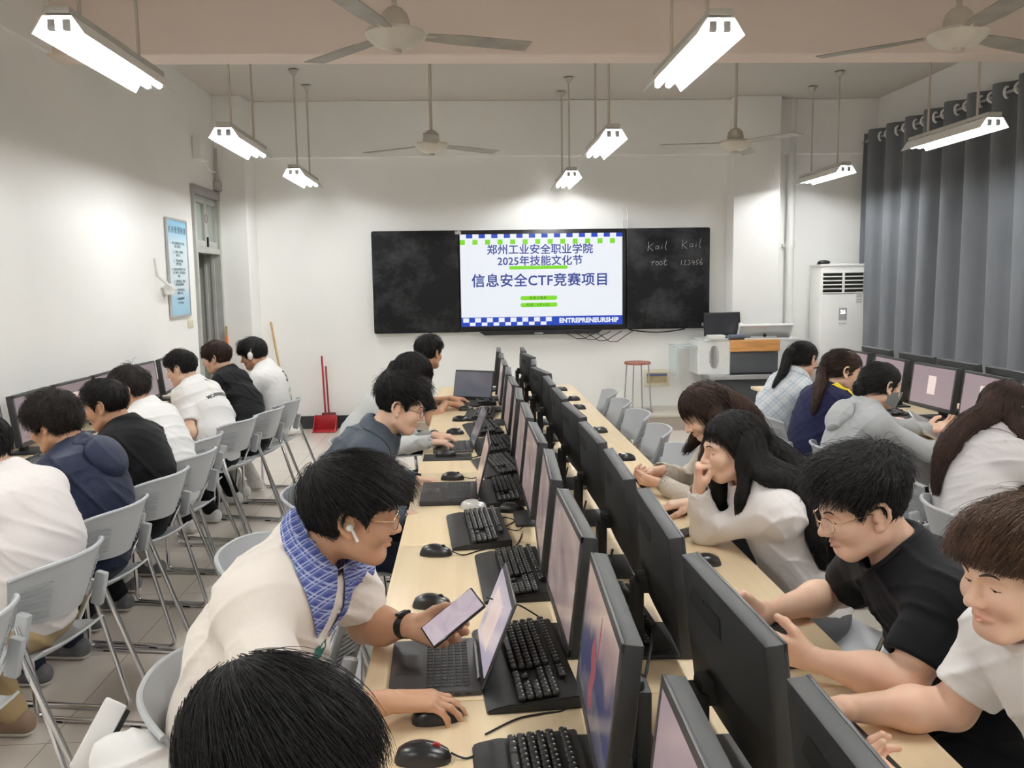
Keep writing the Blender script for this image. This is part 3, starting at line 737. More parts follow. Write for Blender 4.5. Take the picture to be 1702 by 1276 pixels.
KB.put((.385, 2.32, DZT), math.radians(3), 'black keyboard lying in the gap between the two monitor rows', GK)
GK2 = 'keyboards of the side desks'
for x, y, lb in ((2.80, 5.28, 'black keyboard in front of the person in the grey hooded top'), (2.84, 4.72, 'black keyboard beside the long brown hair in the right-hand row'), (2.84, 5.85, 'black keyboard in front of the woman in the navy jacket')):
    KB.put((x, y, DZT), math.radians(-3), lb, GK2)
for y, lb in ((4.72, 'black keyboard on the left desks behind the curly hair'), (6.9, 'black keyboard on the left desks by the lettered T-shirt')):
    KB.put((-2.28, y, DZT), PI, lb, GK2)
KB.done()
M_mouse = mat('mouse_black', (.012, .012, .013), .3, spec=.5)
M_mousew = mat('mouse_silver_white', (.62, .62, .6), .25, .3)
M_red = mat('red_plastic', (.36, .015, .022), .4)
def mouse_proto(body_m, wheel_m):
    t = thing('computer_mouse', 'black mouse', 'mouse')
    P = []
    n = 16
    for i in range(n+1):
        u = i/n; x = -.056+.112*u; row = []
        wd = .0335*(math.sin(PI*min(1, max(0, .06+.9*u)))**.45)*(.93+.12*abs(u-.45)); hh = .038*(math.sin(PI*(.10+.80*u**.85))**.7)
        if i in (0, n): wd *= .55; hh *= .5
        for j in range(13):
            a = PI*j/12; row.append((x, wd*math.copysign(abs(math.cos(a))**.75, math.cos(a)), max(0, hh*math.sin(a)**.8)))
        P.append(row)
    b = MB().grid(P); bmesh.ops.holes_fill(b.bm, edges=[e for e in b.bm.edges if e.is_boundary], sides=0); bmesh.ops.recalc_face_normals(b.bm, faces=b.bm.faces)
    bo = obj('shell', b, body_m, t, angle=60)
    w_ = MB().tube([(.026, -.004, .028), (.026, .004, .028)], .009, 12); obj('scroll_wheel', w_, wheel_m, t)
    obj('button_split', MB().tube([P[i][6] for i in range(9, 16)], .0007, 5), M_leg_, t)
    return proto(t)
MO = mouse_proto(M_mouse, M_pad); MOR = mouse_proto(M_mouse, M_red); MOS = mouse_proto(M_mousew, M_pad)
MOR.put((-.105, 1.655, DZT), math.radians(-4), 'black mouse with a red scroll wheel at the bottom edge of the desk')
GM = 'black mice on the centre desks'
for x, y, rz, lb in ((-.082, 1.818, 10, 'black mouse under the hand of the person in the polo shirt'), (-.12, 2.49, -6, 'black mouse half hidden behind the hand with the phone'), (-.125, 2.98, -10, 'black mouse on bare wood beyond the phone'), (.165, 3.53, -8, 'black mouse at the foot of a monitor, beside the silver mouse'),
                     (-.085, 4.15, -6, 'black mouse beyond the thick black laptop'), (-.13, 4.70, 4, 'black mouse lying on the black mouse mat'), (-.09, 5.42, -4, 'black mouse between the two laptops of the far half'), (-.06, 5.93, -8, 'farthest free black mouse on the left half of the centre desks'), (-.02, 6.42, -4, 'black mouse held by the farthest person')):
    MO.put((x, y, DZT + (.005 if y == 4.70 else 0)), math.radians(rz), lb, GM)
for x, y, rz, lb in ((.765, 2.79, 172, 'black mouse on the right half of the centre desks beside the black phone'), (.815, 3.43, 175, 'black mouse under the hand of the woman in the white blouse'), (.81, 4.5, 178, 'black mouse on bare wood before the first empty tub chair'), (.80, 5.35, 182, 'black mouse peeping out between two monitor backs'), (.80, 6.36, 176, 'black mouse third from the far end of the centre desks'), (.82, 6.83, 184, 'black mouse second from the far end of the centre desks'), (.79, 7.45, 178, 'farthest black mouse of the centre desks'),
                     (.655, 1.725, 170, 'black mouse under the hand of the brown-haired person in white')):
    MO.put((x, y, DZT), math.radians(rz), lb, GM)
MOS.put((.01, 3.60, DZT), math.radians(-12), 'silver and white mouse beside the thick black laptop')
for m_ in (MO, MOR, MOS): m_.done()
M_cable = mat('black_cable', (.01, .01, .01), .5)
def cable(pts, lb, r=.0022, name='cable'):
    P = [Vector(p) for p in pts]; out = []
    n = len(P)
    for i in range(n-1):     # Catmull-Rom
        p0, p1, p2, p3 = P[max(i-1, 0)], P[i], P[i+1], P[min(i+2, n-1)]
        for k in range(6):
            t_ = k/6; out.append(.5*((2*p1)+(p2-p0)*t_+(2*p0-5*p1+4*p2-p3)*t_*t_+(3*p1-p0-3*p2+p3)*t_**3))
    out.append(P[-1])
    return tag(MB().tube(out, r, 6).build(name, M_cable), lb, 'cable', 'black cables on the desks')
zc = DZT+.003
cable([(-.05, 1.655, zc+.01), (-.02, 1.65, zc), (.01, 1.67, zc)], 'short black cable from the red-wheel mouse to the keyboard')
cable([(.02, 1.74, zc), (.09, 1.80, zc), (.15, 1.82, zc+.0), (.2, 1.84, zc), (.21, 1.92, zc+.03)], 'black cable between the two nearest keyboards')
cable([(.035, 2.14, .90), (.06, 2.2, .87), (.09, 2.28, .83), (.13, 2.34, .80), (.19, 2.36, zc)], 'thin black cable running from the end of the phone')
cable([(-.07, 2.98, zc+.008), (-.03, 2.96, zc), (.02, 3.0, zc), (.09, 3.06, zc), (.11, 3.14, zc), (.06, 3.16, zc), (.05, 3.08, zc), (.11, 3.0, zc), (.16, 3.06, zc), (.19, 3.2, zc)], 'black cable looping on the desk beyond the phone')
cable([(.13, 3.30, zc), (.17, 3.38, zc), (.13, 3.43, zc), (.11, 3.33, zc), (.17, 3.24, zc), (.21, 3.26, zc+.02)], 'black cable looping behind the keyboard beyond the polo shirt')
cable([(-.03, 4.15, zc+.008), (.0, 4.15, zc), (.05, 4.18, zc), (.08, 4.24, zc)], 'black cable of the mouse beyond the thick black laptop')
cable([(-.08, 4.70, zc+.012), (-.02, 4.68, zc), (.03, 4.66, zc), (.06, 4.72, zc), (.0, 4.61, zc), (.05, 4.58, zc), (.1, 4.64, zc)], 'tangled black cable beside the black mouse mat')
cable([(.71, 2.79, zc+.008), (.66, 2.78, zc), (.6, 2.8, zc)], 'short black cable of the mouse beside the black phone')
cable([(.6, 1.735, zc+.008), (.57, 1.72, zc), (.6, 1.66, zc)], 'short black cable of the mouse held by the brown-haired person')
for k in range(9):
    y = 1.9+.6*k
    cable([(.30, y-.12, DZT+.13), (.34, y-.05, zc+.01), (.40, y+.06, zc), (.36, y+.16, zc), (.31, y+.1, zc), (.37, y-.02, zc+.012), (.43, y+.1, DZT+.12)], 'black cables lying in the gap between the two monitor rows, '+['nearest bunch', 'second bunch', 'third bunch', 'fourth bunch', 'fifth bunch', 'sixth bunch', 'seventh bunch', 'eighth bunch', 'farthest bunch'][k], .004)
M_paper = mat('white_paper', (.80, .80, .79), .8, var=.02)
for k, y in enumerate((3.3, 3.95, 4.55, 5.2, 5.8, 6.4)):
    tag(MB().box((.36, y, DZT+.018), (.09, .07, .036), .012, M=None).build('power_plug', M_white), 'white plug among the cables between the monitor rows, '+ORD[k]+' from the camera', 'plug', 'white plugs between the monitor rows')

# ------------------------------------------------------------------ laptops, phones, mat
M_lapg = mat('laptop_grey_metal', (.085, .085, .09), .38, .55)
M_lapb = mat('laptop_black', (.02, .017, .02), .45)
M_lsG = screen_mat('laptop_lit_screen', (.30, .27, .34), (.38, .34, .42), (.46, .40, .46), 1.0, .5)
M_lsD = screen_mat('laptop_dark_screen', (.07, .075, .085), (.10, .10, .12), (.15, .15, .16), 1.0, .8)
M_lsW = screen_mat('laptop_warm_screen', (.30, .20, .17), (.36, .27, .23), (.14, .13, .13), 1.0, 2)
def laptop(loc, rz, wx, wy, th, open_deg, bm_, sm, label, strips=False):
    """local: user at -x, hinge at +x; screen opened open_deg from closed"""
    t = thing('laptop', label, 'laptop', (0, 0, 0))
    obj('base', MB().box((0, 0, th/2), (wx, wy, th), .004), bm_, t)
    k_ = MB(); nrow = 6; x0 = wx/2-.025
    for r_ in range(nrow):
        n = 15
        for i in range(n): k_.box((x0-.017*r_-.01, wy*.43-(wy*.86)*(i+.5)/n, th+.0012), (.0145, wy*.86/n-.003, .0024), .001, 1)
    obj('keys', k_, M_key, t)
    obj('touchpad', MB().box((-wx/2+.045, .0, th+.0002), (.065, .11, .0008), .0002), mat('touchpad', (.06, .06, .065), .3, .4), t)
    a = math.radians(180-open_deg)
    Ms = Matrix.Translation((wx/2-.004, 0, th)) @ Matrix.Rotation(math.radians(90-open_deg)*-1, 4, 'Y')
    # lid plane local: z up the lid, x = thickness (outside +x)
    lid = obj('lid', MB().box((.004, 0, wx*.5), (.007, wy, wx), .003, M=Ms), bm_, t)
    obj('screen', MB().box((-.0005, 0, wx*.52), (.002, wy-.016, wx-.04), M=Ms), sm, lid)
    if strips:
        obj('page', MB().box((-.002, .02, wx*.5), (.001, wy*.45, wx*.55), M=Ms), M_login, lid)
        obj('hinge', MB().tube([(wx/2-.004, -wy*.35, th+.002), (wx/2-.004, wy*.35, th+.002)], .007, 8), M_lapg, t)
        pb = MB()
        for x in (-.0, .03, .055): pb.box((x+.02, -wy/2-.0005, th*.5), (.014, .002, .005))
        obj('ports', pb, M_pad, t)
    t.location = loc; t.rotation_euler = (0, 0, rz); return t
laptop((-.095, 2.065, DZT), math.radians(2), .215, .30, .015, 112, M_lapg, M_lsG, 'open grey laptop in front of the person in the cream polo shirt', True)
laptop((-.095, 3.83, DZT), math.radians(0), .245, .36, .022, 104, M_lapb, M_lsW, 'thick black open laptop beside the silver mouse')
laptop((-.10, 4.95, DZT), math.radians(3), .22, .31, .016, 112, M_lapg, M_lsD, 'open dark laptop under the hands with light grey sleeves')
laptop((-.03, 6.75, DZT), math.radians(62), .235, .34, .02, 105, M_lapb, M_lsD, 'farthest open black laptop turned to face the camera')
tag(MB().box((-.12, 4.68, DZT+.0025), (.26, .17, .005), .001).build('mouse_mat', M_pad), 'black mouse mat in front of the light grey sleeves', 'mouse mat')
M_phone = mat('phone_black_glass', (.012, .012, .014), .12, spec=.6)
M_pscr = screen_mat('phone_lit_screen', (.52, .42, .50), (.60, .50, .56), (.68, .58, .62), .85, 8)
def phone(label, c, u, n, lit=None, size=(.155, .073, .0085), case=M_phone):
    u = Vector(u).normalized(); n = Vector(n); n = (n-u*n.dot(u)).normalized(); v = n.cross(u)
    Mx = Matrix(((u.x, v.x, n.x, c[0]), (u.y, v.y, n.y, c[1]), (u.z, v.z, n.z, c[2]), (0, 0, 0, 1)))
    t = thing('smartphone', label, 'phone', c)
    obj('case', MB().box((0, 0, 0), size, .0035, 3, M=Mx), case, t)
    obj('screen', MB().box((0, 0, size[2]/2+.0002), (size[0]-.008, size[1]-.008, .0008), M=Mx), lit or M_phone, t)
    obj('camera_bump', MB().box((size[0]*.36, size[1]*.22, -size[2]/2-.001), (.03, .03, .002), .001, M=Mx), M_steel, t)
    return t
phone('smartphone with a lit pinkish screen held by the person in the polo shirt', (-.048, 2.035, .892), (.8, .2, .56), (-.35, -.55, .76), M_pscr)
phone('black smartphone lying on the desk before the woman in the white blouse', (.79, 3.14, DZT+.0045), (.8, .55, 0), (0, 0, 1))
phone('smartphone in the hands of the woman in the cream knit', (.765, 3.83, .80), (.3, .9, .1), (.75, -.1, .6), M_phone)
phone('pale smartphone held by the person in the black T-shirt', (.712, 2.085, .825), (-.15, .85, .2), (.75, .1, .6), M_pscr, case=M_white)
phone('lit smartphone at the bottom edge in the hand of the brown-haired person', (.70, 1.42, .80), (-.3, .9, .1), (.5, -.3, .8), M_pscr)
t = tag(MB().box((2.66, 4.95, DZT+.06), (.16, .012, .22), .002, M=Matrix.Translation((2.66, 4.95, .81)) @ Matrix.Rotation(math.radians(-62), 4, 'X') @ Matrix.Rotation(.5, 4, 'Z') @ Matrix.Translation((-2.66, -4.95, -.81))).build('tablet', M_steel), 'grey tablet propped before the person in the grey hooded top', 'tablet')
tag(MB().box((2.66, 5.36, DZT+.008), (.2, .26, .016), .003).build('notebook', M_paper), 'closed white notebook on the desk before the navy jacket', 'notebook')

# ------------------------------------------------------------------ front of the room
def lectern():
    z0 = .18; Y = 9.75
    t = thing('lectern', 'white teaching lectern with orange wood band on the platform', 'lectern', (3.1, Y, z0))
    M_lw = mat('lectern_white', (.78, .79, .78), .4, var=.02); M_ld = mat('lectern_dark_grey', (.07, .075, .085), .5, var=.05)
    M_lo = mat('lectern_orange_wood', (.62, .30, .10), .4, var=.18, vscale=4, stretch=(1, 1, 9))
    x0, x1 = 2.95, 3.49
    obj('front_panel', MB().box(((x0+x1)/2, Y, .745), (x1-x0, .04, .25), .004), M_ld, t)
    obj('wood_band', MB().box(((x0+x1)/2, Y-.01, .93), (x1-x0+.01, .1, .13), .006), M_lo, t)
    gr = MB()
    for sx, xa in ((-1, x0), (1, x1)):
        wd = .34 if sx < 0 else .30
        b = MB().prism([(0, 0), (wd*sx, .10), (wd*sx, .52), (0, .52)] if sx > 0 else [(0, 0), (0, .52), (wd*sx, .52), (wd*sx, .10)], .38, Matrix.Translation((xa, Y, .60)), .006)
        wo = obj('side_cabinet', b, M_lw, t)
        for i in range(7):
            h_ = .13*math.sqrt(max(.1, 1-((i-3)/3.6)**2))
            gr.box((xa+sx*(wd*.5)+(i-3)*.016, Y+.045+.0*i, .80), (.005, .02, 2*h_))
    obj('speaker_grille', gr, M_steel, t)
    obj('glass_shelf', MB().box((x0-.45, Y+.3, .92), (.28, .35, .02), .004).box((x0-.58, Y+.3, .75), (.01, .35, .34)), mat('pale_glass', (.62, .74, .76), .1, alpha=.45), t)
    obj('worktop', MB().box(((x0+x1)/2, Y+.28, .99), (1.1, .5, .02), .004), M_lw, t)
    obj('skirt', MB().box((3.2, Y+.1, .58), (1.0, .36, .05), .006), M_steel, t)
    obj('pedestal', MB().box((3.25, Y+.3, .37), (.85, .42, .38), .01), M_ld, t)
    ft = MB()
    for x in (2.8, 3.7): ft.box((x, Y+.15, .39), (.04, .04, .42))
    obj('leg_frame', ft, M_steel, t)
lectern()
def lectern_monitor():
    t = thing('monitor', 'black monitor standing on the left of the lectern', 'monitor', (2.9, 10.0, 1.0))
    Mx = Matrix.Translation((2.93, 10.02, 1.16)) @ Matrix.Rotation(math.radians(6), 4, 'Z') @ Matrix.Rotation(math.radians(-8), 4, 'X')
    obj('housing', MB().box((0, 0, 0), (.44, .03, .27), .006, M=Mx), M_black, t)
    obj('screen', MB().box((0, -.016, .004), (.40, .003, .23), M=Mx), mat('dark_grey_screen', (.03, .03, .035), .2), t)
    obj('stand', MB().box((2.93, 10.06, 1.05), (.06, .04, .12), .006).box((2.93, 10.05, 1.005), (.2, .15, .012), .004), M_black, t)
    t = thing('touch_screen', 'white-framed tilted touch screen seen from behind on the lectern', 'screen', (3.4, 9.9, 1.0))
    Mx = Matrix.Translation((3.39, 9.9, 1.075)) @ Matrix.Rotation(math.radians(38), 4, 'X')
    obj('panel', MB().box((0, 0, 0), (.60, .025, .2), .006, M=Mx), M_steel, t)
    f = MB().box((0, -.002, .1), (.62, .032, .014), .004, M=Mx)
    for x in (-.305, .305): f.box((x, -.002, 0), (.014, .032, .2), .004, M=Mx)
    obj('frame', f, M_white, t); obj('joint', MB().ball((3.39, 9.9, 1.03), .02), M_pad, t)
    obj('foot', MB().box((3.39, 9.98, 1.01), (.3, .12, .02), .004), M_white, t)
    tag(MB().tube([(2.93, 9.76, 1.025), (3.11, 9.78, 1.025)], .03, 12).build('cloth_roll', mat('blue_grey_cloth', (.10, .12, .17), .9, var=.15)), 'rolled blue-grey cloth lying on the lectern', 'cloth')
    tag(MB().box((2.8, 9.82, 1.025), (.18, .14, .05), .006).build('box', M_white), 'low white box beside the cloth roll on the lectern', 'box')
    tag(MB().box((3.12, 9.93, 1.09), (.05, .05, .18), .02).build('spray_bottle', M_white), 'small white bottle between the monitor and the touch screen', 'bottle')
lectern_monitor()
def aircon():
    t = thing('air_conditioner', 'tall white floor-standing air conditioner in the front right corner', 'air conditioner', (4.255, 10.05, .18))
    x0, x1, y0, z0, z1 = 4.03, 4.54, 9.90, .18, 1.80
    obj('cabinet', MB().box(((x0+x1)/2, y0+.16, (z0+z1)/2), (x1-x0, .32, z1-z0), .012, 3), M_white, t)
    obj('front_panel', MB().box(((x0+x1)/2, y0-.008, (z0+1.49)/2), (x1-x0-.01, .018, 1.49-z0), .006), M_white, t)
    obj('top_cap', MB().box(((x0+x1)/2, y0+.16, z1+.012), (x1-x0+.02, .34, .03), .01), M_white, t)
    obj('outlet', MB().box(((x0+x1)/2, y0-.002, 1.615), (x1-x0-.05, .012, .235)), M_ventm, t)
    for k in range(6):
        obj('louver', MB().box(((x0+x1)/2, y0-.012, 1.50+.046*k), (x1-x0-.03, .022, .014), .004), M_white, t)
    obj('divider', MB().box(((x0+x1)/2, y0-.014, 1.615), (.025, .024, .24), .004), M_white, t)
    d = obj('display', MB().box(((x0+x1)/2, y0-.019, 1.26), (.095, .004, .14), .002), mat('display_grey', (.42, .42, .43), .3), t)
    B = MB(); Mt = Matrix(((1, 0, 0, (x0+x1)/2), (0, 0, -1, y0-.0225), (0, 1, 0, 1.28), (0, 0, 0, 1)))
    me = textmesh('26', .06, 'CENTER', .002); me.transform(Mt); B.bm.from_mesh(me); obj('digits', B, mat('lit_digits', (.9, .95, 1), .3, emit=1.5), d, smooth=False)
    lb = MB().box((x1-.07, y0-.0185, 1.44), (.075, .003, .14)); lo = obj('energy_label', lb, M_paper, t)
    st = MB()
    for k, (zz, ww) in enumerate(((1.495, .07), (1.47, .05), (1.45, .06), (1.42, .055), (1.395, .06))): st.box((x1-.07, y0-.0205, zz), (ww, .002, .012))
    obj('label_print', st, M_steel, lo)
    obj('buttons', MB().box(((x0+x1)/2-.03, y0-.018, 1.15), (.014, .003, .014)).box(((x0+x1)/2, y0-.018, 1.15), (.014, .003, .014)).box(((x0+x1)/2+.03, y0-.018, 1.15), (.014, .003, .014)), M_steel, t)
    c = MB().ball((4.09, 9.98, 1.845), (.075, .05, .03)).box((4.03, 9.95, 1.83), (.05, .06, .008), .003)
    tag(c.build('cap', M_black), 'small black object lying on top of the air conditioner', 'cap')
aircon()
def stool():
    t = thing('stool', 'round red-topped metal stool standing on the platform', 'stool', (1.94, 9.95, .18))
    cx, cy = 1.935, 9.95
    obj('seat', MB().lathe([(0, .545), (.15, .545), (.152, .56), (.148, .572), (0, .574)], (cx, cy, .18), 28), mat('worn_red_seat', (.36, .13, .10), .5, var=.2, vscale=12), t)
    for k in range(4):
        a = PI/4+PI/2*k+.25; obj('leg', MB().cyl((cx+.13*math.cos(a), cy+.13*math.sin(a), .73), (cx+.165*math.cos(a), cy+.165*math.sin(a), .19), .008, 8), M_steel, t)
    obj('foot_ring', MB().tube([(cx+.172*math.cos(a), cy+.172*math.sin(a), .19) for a in np.linspace(0, 2*PI, 33)[:-1]], .009, 8, closed=True), M_steel, t)
stool()
t = thing('socket_panel', 'framed yellowish socket panel low on the front wall beside the stool', 'panel', (2.24, 10.35, .5))
obj('frame', MB().box((2.24, 10.335, .52), (.30, .03, .2), .006), M_cream, t)
obj('inset', MB().box((2.24, 10.318, .52), (.24, .006, .12)), mat('inset_tan', (.45, .36, .2), .5, var=.1), t)
obj('strip', MB().box((2.24, 10.313, .555), (.24, .006, .025)), mat('inset_blue', (.12, .15, .3), .5), t)
def dustpan():
    t = thing('dustpan', 'red long-handled dustpan standing against the front wall', 'dustpan', (-1.66, 10.15, 0))
    pan = MB()
    pan.box((-1.66, 10.12, .01), (.27, .22, .012), .004).box((-1.66, 10.225, .09), (.25, .012, .17), .004)
    for x in (-1.785, -1.535): pan.prism([(10.02, .004), (10.23, .004), (10.23, .175), (10.2, .175)], .01, Matrix(((0, 0, 1, x-.005), (1, 0, 0, 0), (0, 1, 0, 0), (0, 0, 0, 1))))
    obj('pan', pan, M_red, t)
    obj('handle', MB().tube([(-1.665, 10.23, .16), (-1.69, 10.27, .86)], .011, 8), M_red, t)
    t = thing('broom', 'dark red hand broom leaning behind the dustpan', 'broom', (-1.62, 10.2, 0))
    obj('handle', MB().tube([(-1.63, 10.25, .2), (-1.65, 10.28, .74)], .010, 8), mat('dark_red_handle', (.25, .03, .03), .5), t)
    obj('bristles', MB().box((-1.63, 10.25, .13), (.16, .035, .14), .01), mat('dark_bristle', (.12, .03, .03), .9), t)
    M_pole = mat('wooden_pole', (.50, .33, .15), .6, var=.1)
    t = thing('broom', 'wooden-handled broom with an orange grip beside the door column', 'broom', (-2.6, 9.8, 0))
    obj('handle', MB().tube([(-2.58, 9.6, .12), (-2.645, 9.85, 1.24)], .013, 8), M_pole, t)
    obj('grip', MB().tube([(-2.602, 9.69, .5), (-2.64, 9.83, 1.14)], .016, 8), mat('orange_tape', (.8, .22, .08), .5), t)
    obj('bristles', MB().box((-2.57, 9.57, .08), (.2, .05, .16), .01), M_pole, t)
    t = thing('mop', 'wooden mop handle leaning on the front wall near the corner', 'mop', (-2.1, 10.1, 0))
    obj('handle', MB().tube([(-2.02, 9.95, .1), (-2.26, 10.30, 1.26)], .013, 8), M_pole, t)
    obj('head', MB().ball((-2.01, 9.93, .06), (.12, .08, .06)), M_paper, t)
dustpan()
# ================================================================== people: smooth blended distance fields turned into meshes
F32 = np.float32
def smin(a, b, k):
    if k <= 0: return np.minimum(a, b)
    h = np.clip(.5+.5*(b-a)/k, 0, 1); return b*(1-h)+a*h-k*h*(1-h)
def smax(a, b, k): return -smin(-a, -b, k)
def V3(*a): return np.array(a[0] if len(a) == 1 else a, float)
def nrm(v): v = np.asarray(v, float); return v/max(1e-9, np.linalg.norm(v))
class Cap:
    def __init__(s, a, b, ra, rb=None, k=.02):
        s.a, s.b, s.ra, s.rb, s.k = V3(a), V3(b), ra, ra if rb is None else rb, k
        r = max(s.ra, s.rb); s.lo = np.minimum(s.a, s.b)-r; s.hi = np.maximum(s.a, s.b)+r
    def d(s, X, Y, Z, g=0.0):
        ab = s.b-s.a; l2 = max(1e-12, ab@ab)
        x, y, z = X-s.a[0], Y-s.a[1], Z-s.a[2]
        t = np.clip((x*ab[0]+y*ab[1]+z*ab[2])/l2, 0, 1)
        return np.sqrt((x-t*ab[0])**2+(y-t*ab[1])**2+(z-t*ab[2])**2)-(s.ra+(s.rb-s.ra)*t)-g
class Ell:
    def __init__(s, c, r, R=None, k=.02):
        s.c, s.r, s.R, s.k = V3(c), V3(r), np.eye(3) if R is None else np.asarray(R, float), k
        e = np.abs(s.R)@s.r; s.lo, s.hi = s.c-e, s.c+e
    def d(s, X, Y, Z, g=0.0):
        x, y, z = X-s.c[0], Y-s.c[1], Z-s.c[2]; R, r = s.R, s.r+g
        u = R[0, 0]*x+R[1, 0]*y+R[2, 0]*z; v = R[0, 1]*x+R[1, 1]*y+R[2, 1]*z; w_ = R[0, 2]*x+R[1, 2]*y+R[2, 2]*z
        k0 = np.sqrt((u/r[0])**2+(v/r[1])**2+(w_/r[2])**2); k1 = np.sqrt((u/r[0]**2)**2+(v/r[1]**2)**2+(w_/r[2]**2)**2)
        return k0*(k0-1)/np.maximum(k1, 1e-6)
def peval(prims, P, g=0.0):
    P = np.asarray(P); d = np.full(len(P), 9.0)
    for p in prims: d = smin(d, p.d(P[:, 0], P[:, 1], P[:, 2], g), p.k)
    return d
class Fld:
    """sampled distance field; fine = list of (lo, hi, step) boxes where the grid is denser"""
    def __init__(s, lo, hi, h, fine=()):
        lo = V3(lo); hi = V3(hi); s.lo = lo; s.ax = []
        for i in range(3):
            if not fine: s.ax.append((lo[i]+h*np.arange(int(math.ceil((hi[i]-lo[i])/h))+2)).astype(F32)); continue
            x = lo[i]; out = [x]
            while x < hi[i]+h:
                st = h
                for a, b, q in fine:
                    if a[i]-q <= x <= b[i]: st = min(st, q)
                    elif x < a[i]: st = min(st, max(q, a[i]-x)) if a[i]-x < h else st
                x += st; out.append(x)
            s.ax.append(np.array(out, F32))
        s.n = np.array([len(q) for q in s.ax]); s.F = np.full(s.n, .06, F32)
    def win(s, lo, hi):
        a = [max(0, int(np.searchsorted(s.ax[i], lo[i]))-1) for i in range(3)]; b = [min(s.n[i], int(np.searchsorted(s.ax[i], hi[i]))+1) for i in range(3)]
        if any(q <= p for p, q in zip(a, b)): return None
        sl = tuple(slice(i, j) for i, j in zip(a, b))
        return sl, s.ax[0][sl[0]][:, None, None], s.ax[1][sl[1]][None, :, None], s.ax[2][sl[2]][None, None, :]
    def add(s, p, g=0.0):
        w_ = s.win(p.lo-g-.07, p.hi+g+.07)
        if w_: s.F[w_[0]] = smin(s.F[w_[0]], p.d(*w_[1:], g).astype(F32), p.k)
    def sub(s, p, k=.004, g=0.0):
        w_ = s.win(p.lo-g-.05, p.hi+g+.05)
        if w_: s.F[w_[0]] = smax(s.F[w_[0]], -p.d(*w_[1:], g).astype(F32), k)
    def XYZ(s): return s.ax[0][:, None, None], s.ax[1][None, :, None], s.ax[2][None, None, :]
    def cut(s, p, n, k=.004):
        """remove what lies on the +n side of the plane through p"""
        X, Y, Z = s.XYZ(); s.F = smax(s.F, ((X-p[0])*n[0]+(Y-p[1])*n[1]+(Z-p[2])*n[2]).astype(F32), k)
    def mesh(s):
        F = s.F; F[0], F[-1], F[:, 0], F[:, -1], F[:, :, 0], F[:, :, -1] = [np.maximum(q, 1e-4) for q in (F[0], F[-1], F[:, 0], F[:, -1], F[:, :, 0], F[:, :, -1])]
        S = F < 0; c = np.zeros(np.array(F.shape)-1, np.int8)
        for i in (0, 1):
            for j in (0, 1):
                for k in (0, 1): c += S[i:F.shape[0]-1+i, j:F.shape[1]-1+j, k:F.shape[2]-1+k]
        I, J, K = np.nonzero((c > 0) & (c < 8)); n = len(I)
        if n == 0: return np.zeros((0, 3)), np.zeros((0, 4), int)
        acc = np.zeros((n, 3)); cnt = np.zeros(n)
        cor = [(i, j, k) for i in (0, 1) for j in (0, 1) for k in (0, 1)]
        val = {q: F[I+q[0], J+q[1], K+q[2]].astype(float) for q in cor}
        for q in cor:
            for ax in range(3):
                if q[ax] == 0:
                    r = list(q); r[ax] = 1; r = tuple(r); a, b = val[q], val[r]; m = (a < 0) != (b < 0)
                    t = np.where(m, a/np.where(m, a-b, 1), 0)
                    for x in range(3): acc[:, x] += np.where(m, q[x]+(t if x == ax else 0), 0)
                    cnt += m
        V = acc/cnt[:, None]+np.stack([I, J, K], 1); V = np.stack([np.interp(V[:, i], np.arange(s.n[i]), s.ax[i]) for i in range(3)], 1)
        idx = np.full(np.array(F.shape)-1, -1, np.int64); idx[I, J, K] = np.arange(n)
        Q = []
        for ax in range(3):
            o1, o2 = [(1, 2), (2, 0), (0, 1)][ax]
            A = np.take(S, np.arange(S.shape[ax]-1), ax); B = np.take(S, np.arange(1, S.shape[ax]), ax)
            E = np.stack(np.nonzero(A != B), 1)
            ok = (E[:, o1] > 0) & (E[:, o2] > 0) & (E[:, o1] < S.shape[o1]-1) & (E[:, o2] < S.shape[o2]-1); E = E[ok]
            fl = A[tuple(E.T)]
            def ix(d1, d2):
                e = E.copy(); e[:, o1] -= d1; e[:, o2] -= d2; return idx[tuple(e.T)]
            q = np.stack([ix(1, 1), ix(0, 1), ix(0, 0), ix(1, 0)], 1)
            q[~fl] = q[~fl][:, ::-1]; Q.append(q)
        return V, np.concatenate(Q)
def np_mesh(name, V, Q):
    me = bpy.data.meshes.new(name); me.vertices.add(len(V)); me.vertices.foreach_set('co', np.asarray(V, F32).ravel())
    k = Q.shape[1] if len(Q) else 4
    me.loops.add(Q.size); me.loops.foreach_set('vertex_index', Q.ravel().astype(np.int32)); me.polygons.add(len(Q))
    me.polygons.foreach_set('loop_start', np.arange(0, Q.size, k, dtype=np.int32)); me.polygons.foreach_set('loop_total', np.full(len(Q), k, np.int32))
    me.update(calc_edges=True); me.validate(); return me
def np_obj(name, V, Q, m, parent):
    return link_mesh(name, np_mesh(name, V, Q), m, parent, True, 0)
def prim_box(prims, g=.03):
    return np.min([p.lo for p in prims], 0)-g, np.max([p.hi for p in prims], 0)+g
def fold(X, Y, Z, f, seed=0.0):
    """narrow cloth creases running in two slanting directions"""
    def one(u, v, w_, q):
        r = 1-np.abs(np.sin(f*u+1.6*np.sin(f*.32*v+q)+q)); return r**3*np.clip(np.sin(f*.21*w_+q*2)+.25, 0, 1.25)
    return .25-one(X*.75+Z*.65, Y, Y+Z, seed)-one(Z*.8-X*.3+Y*.5, X, X-Y, seed*1.7+1)
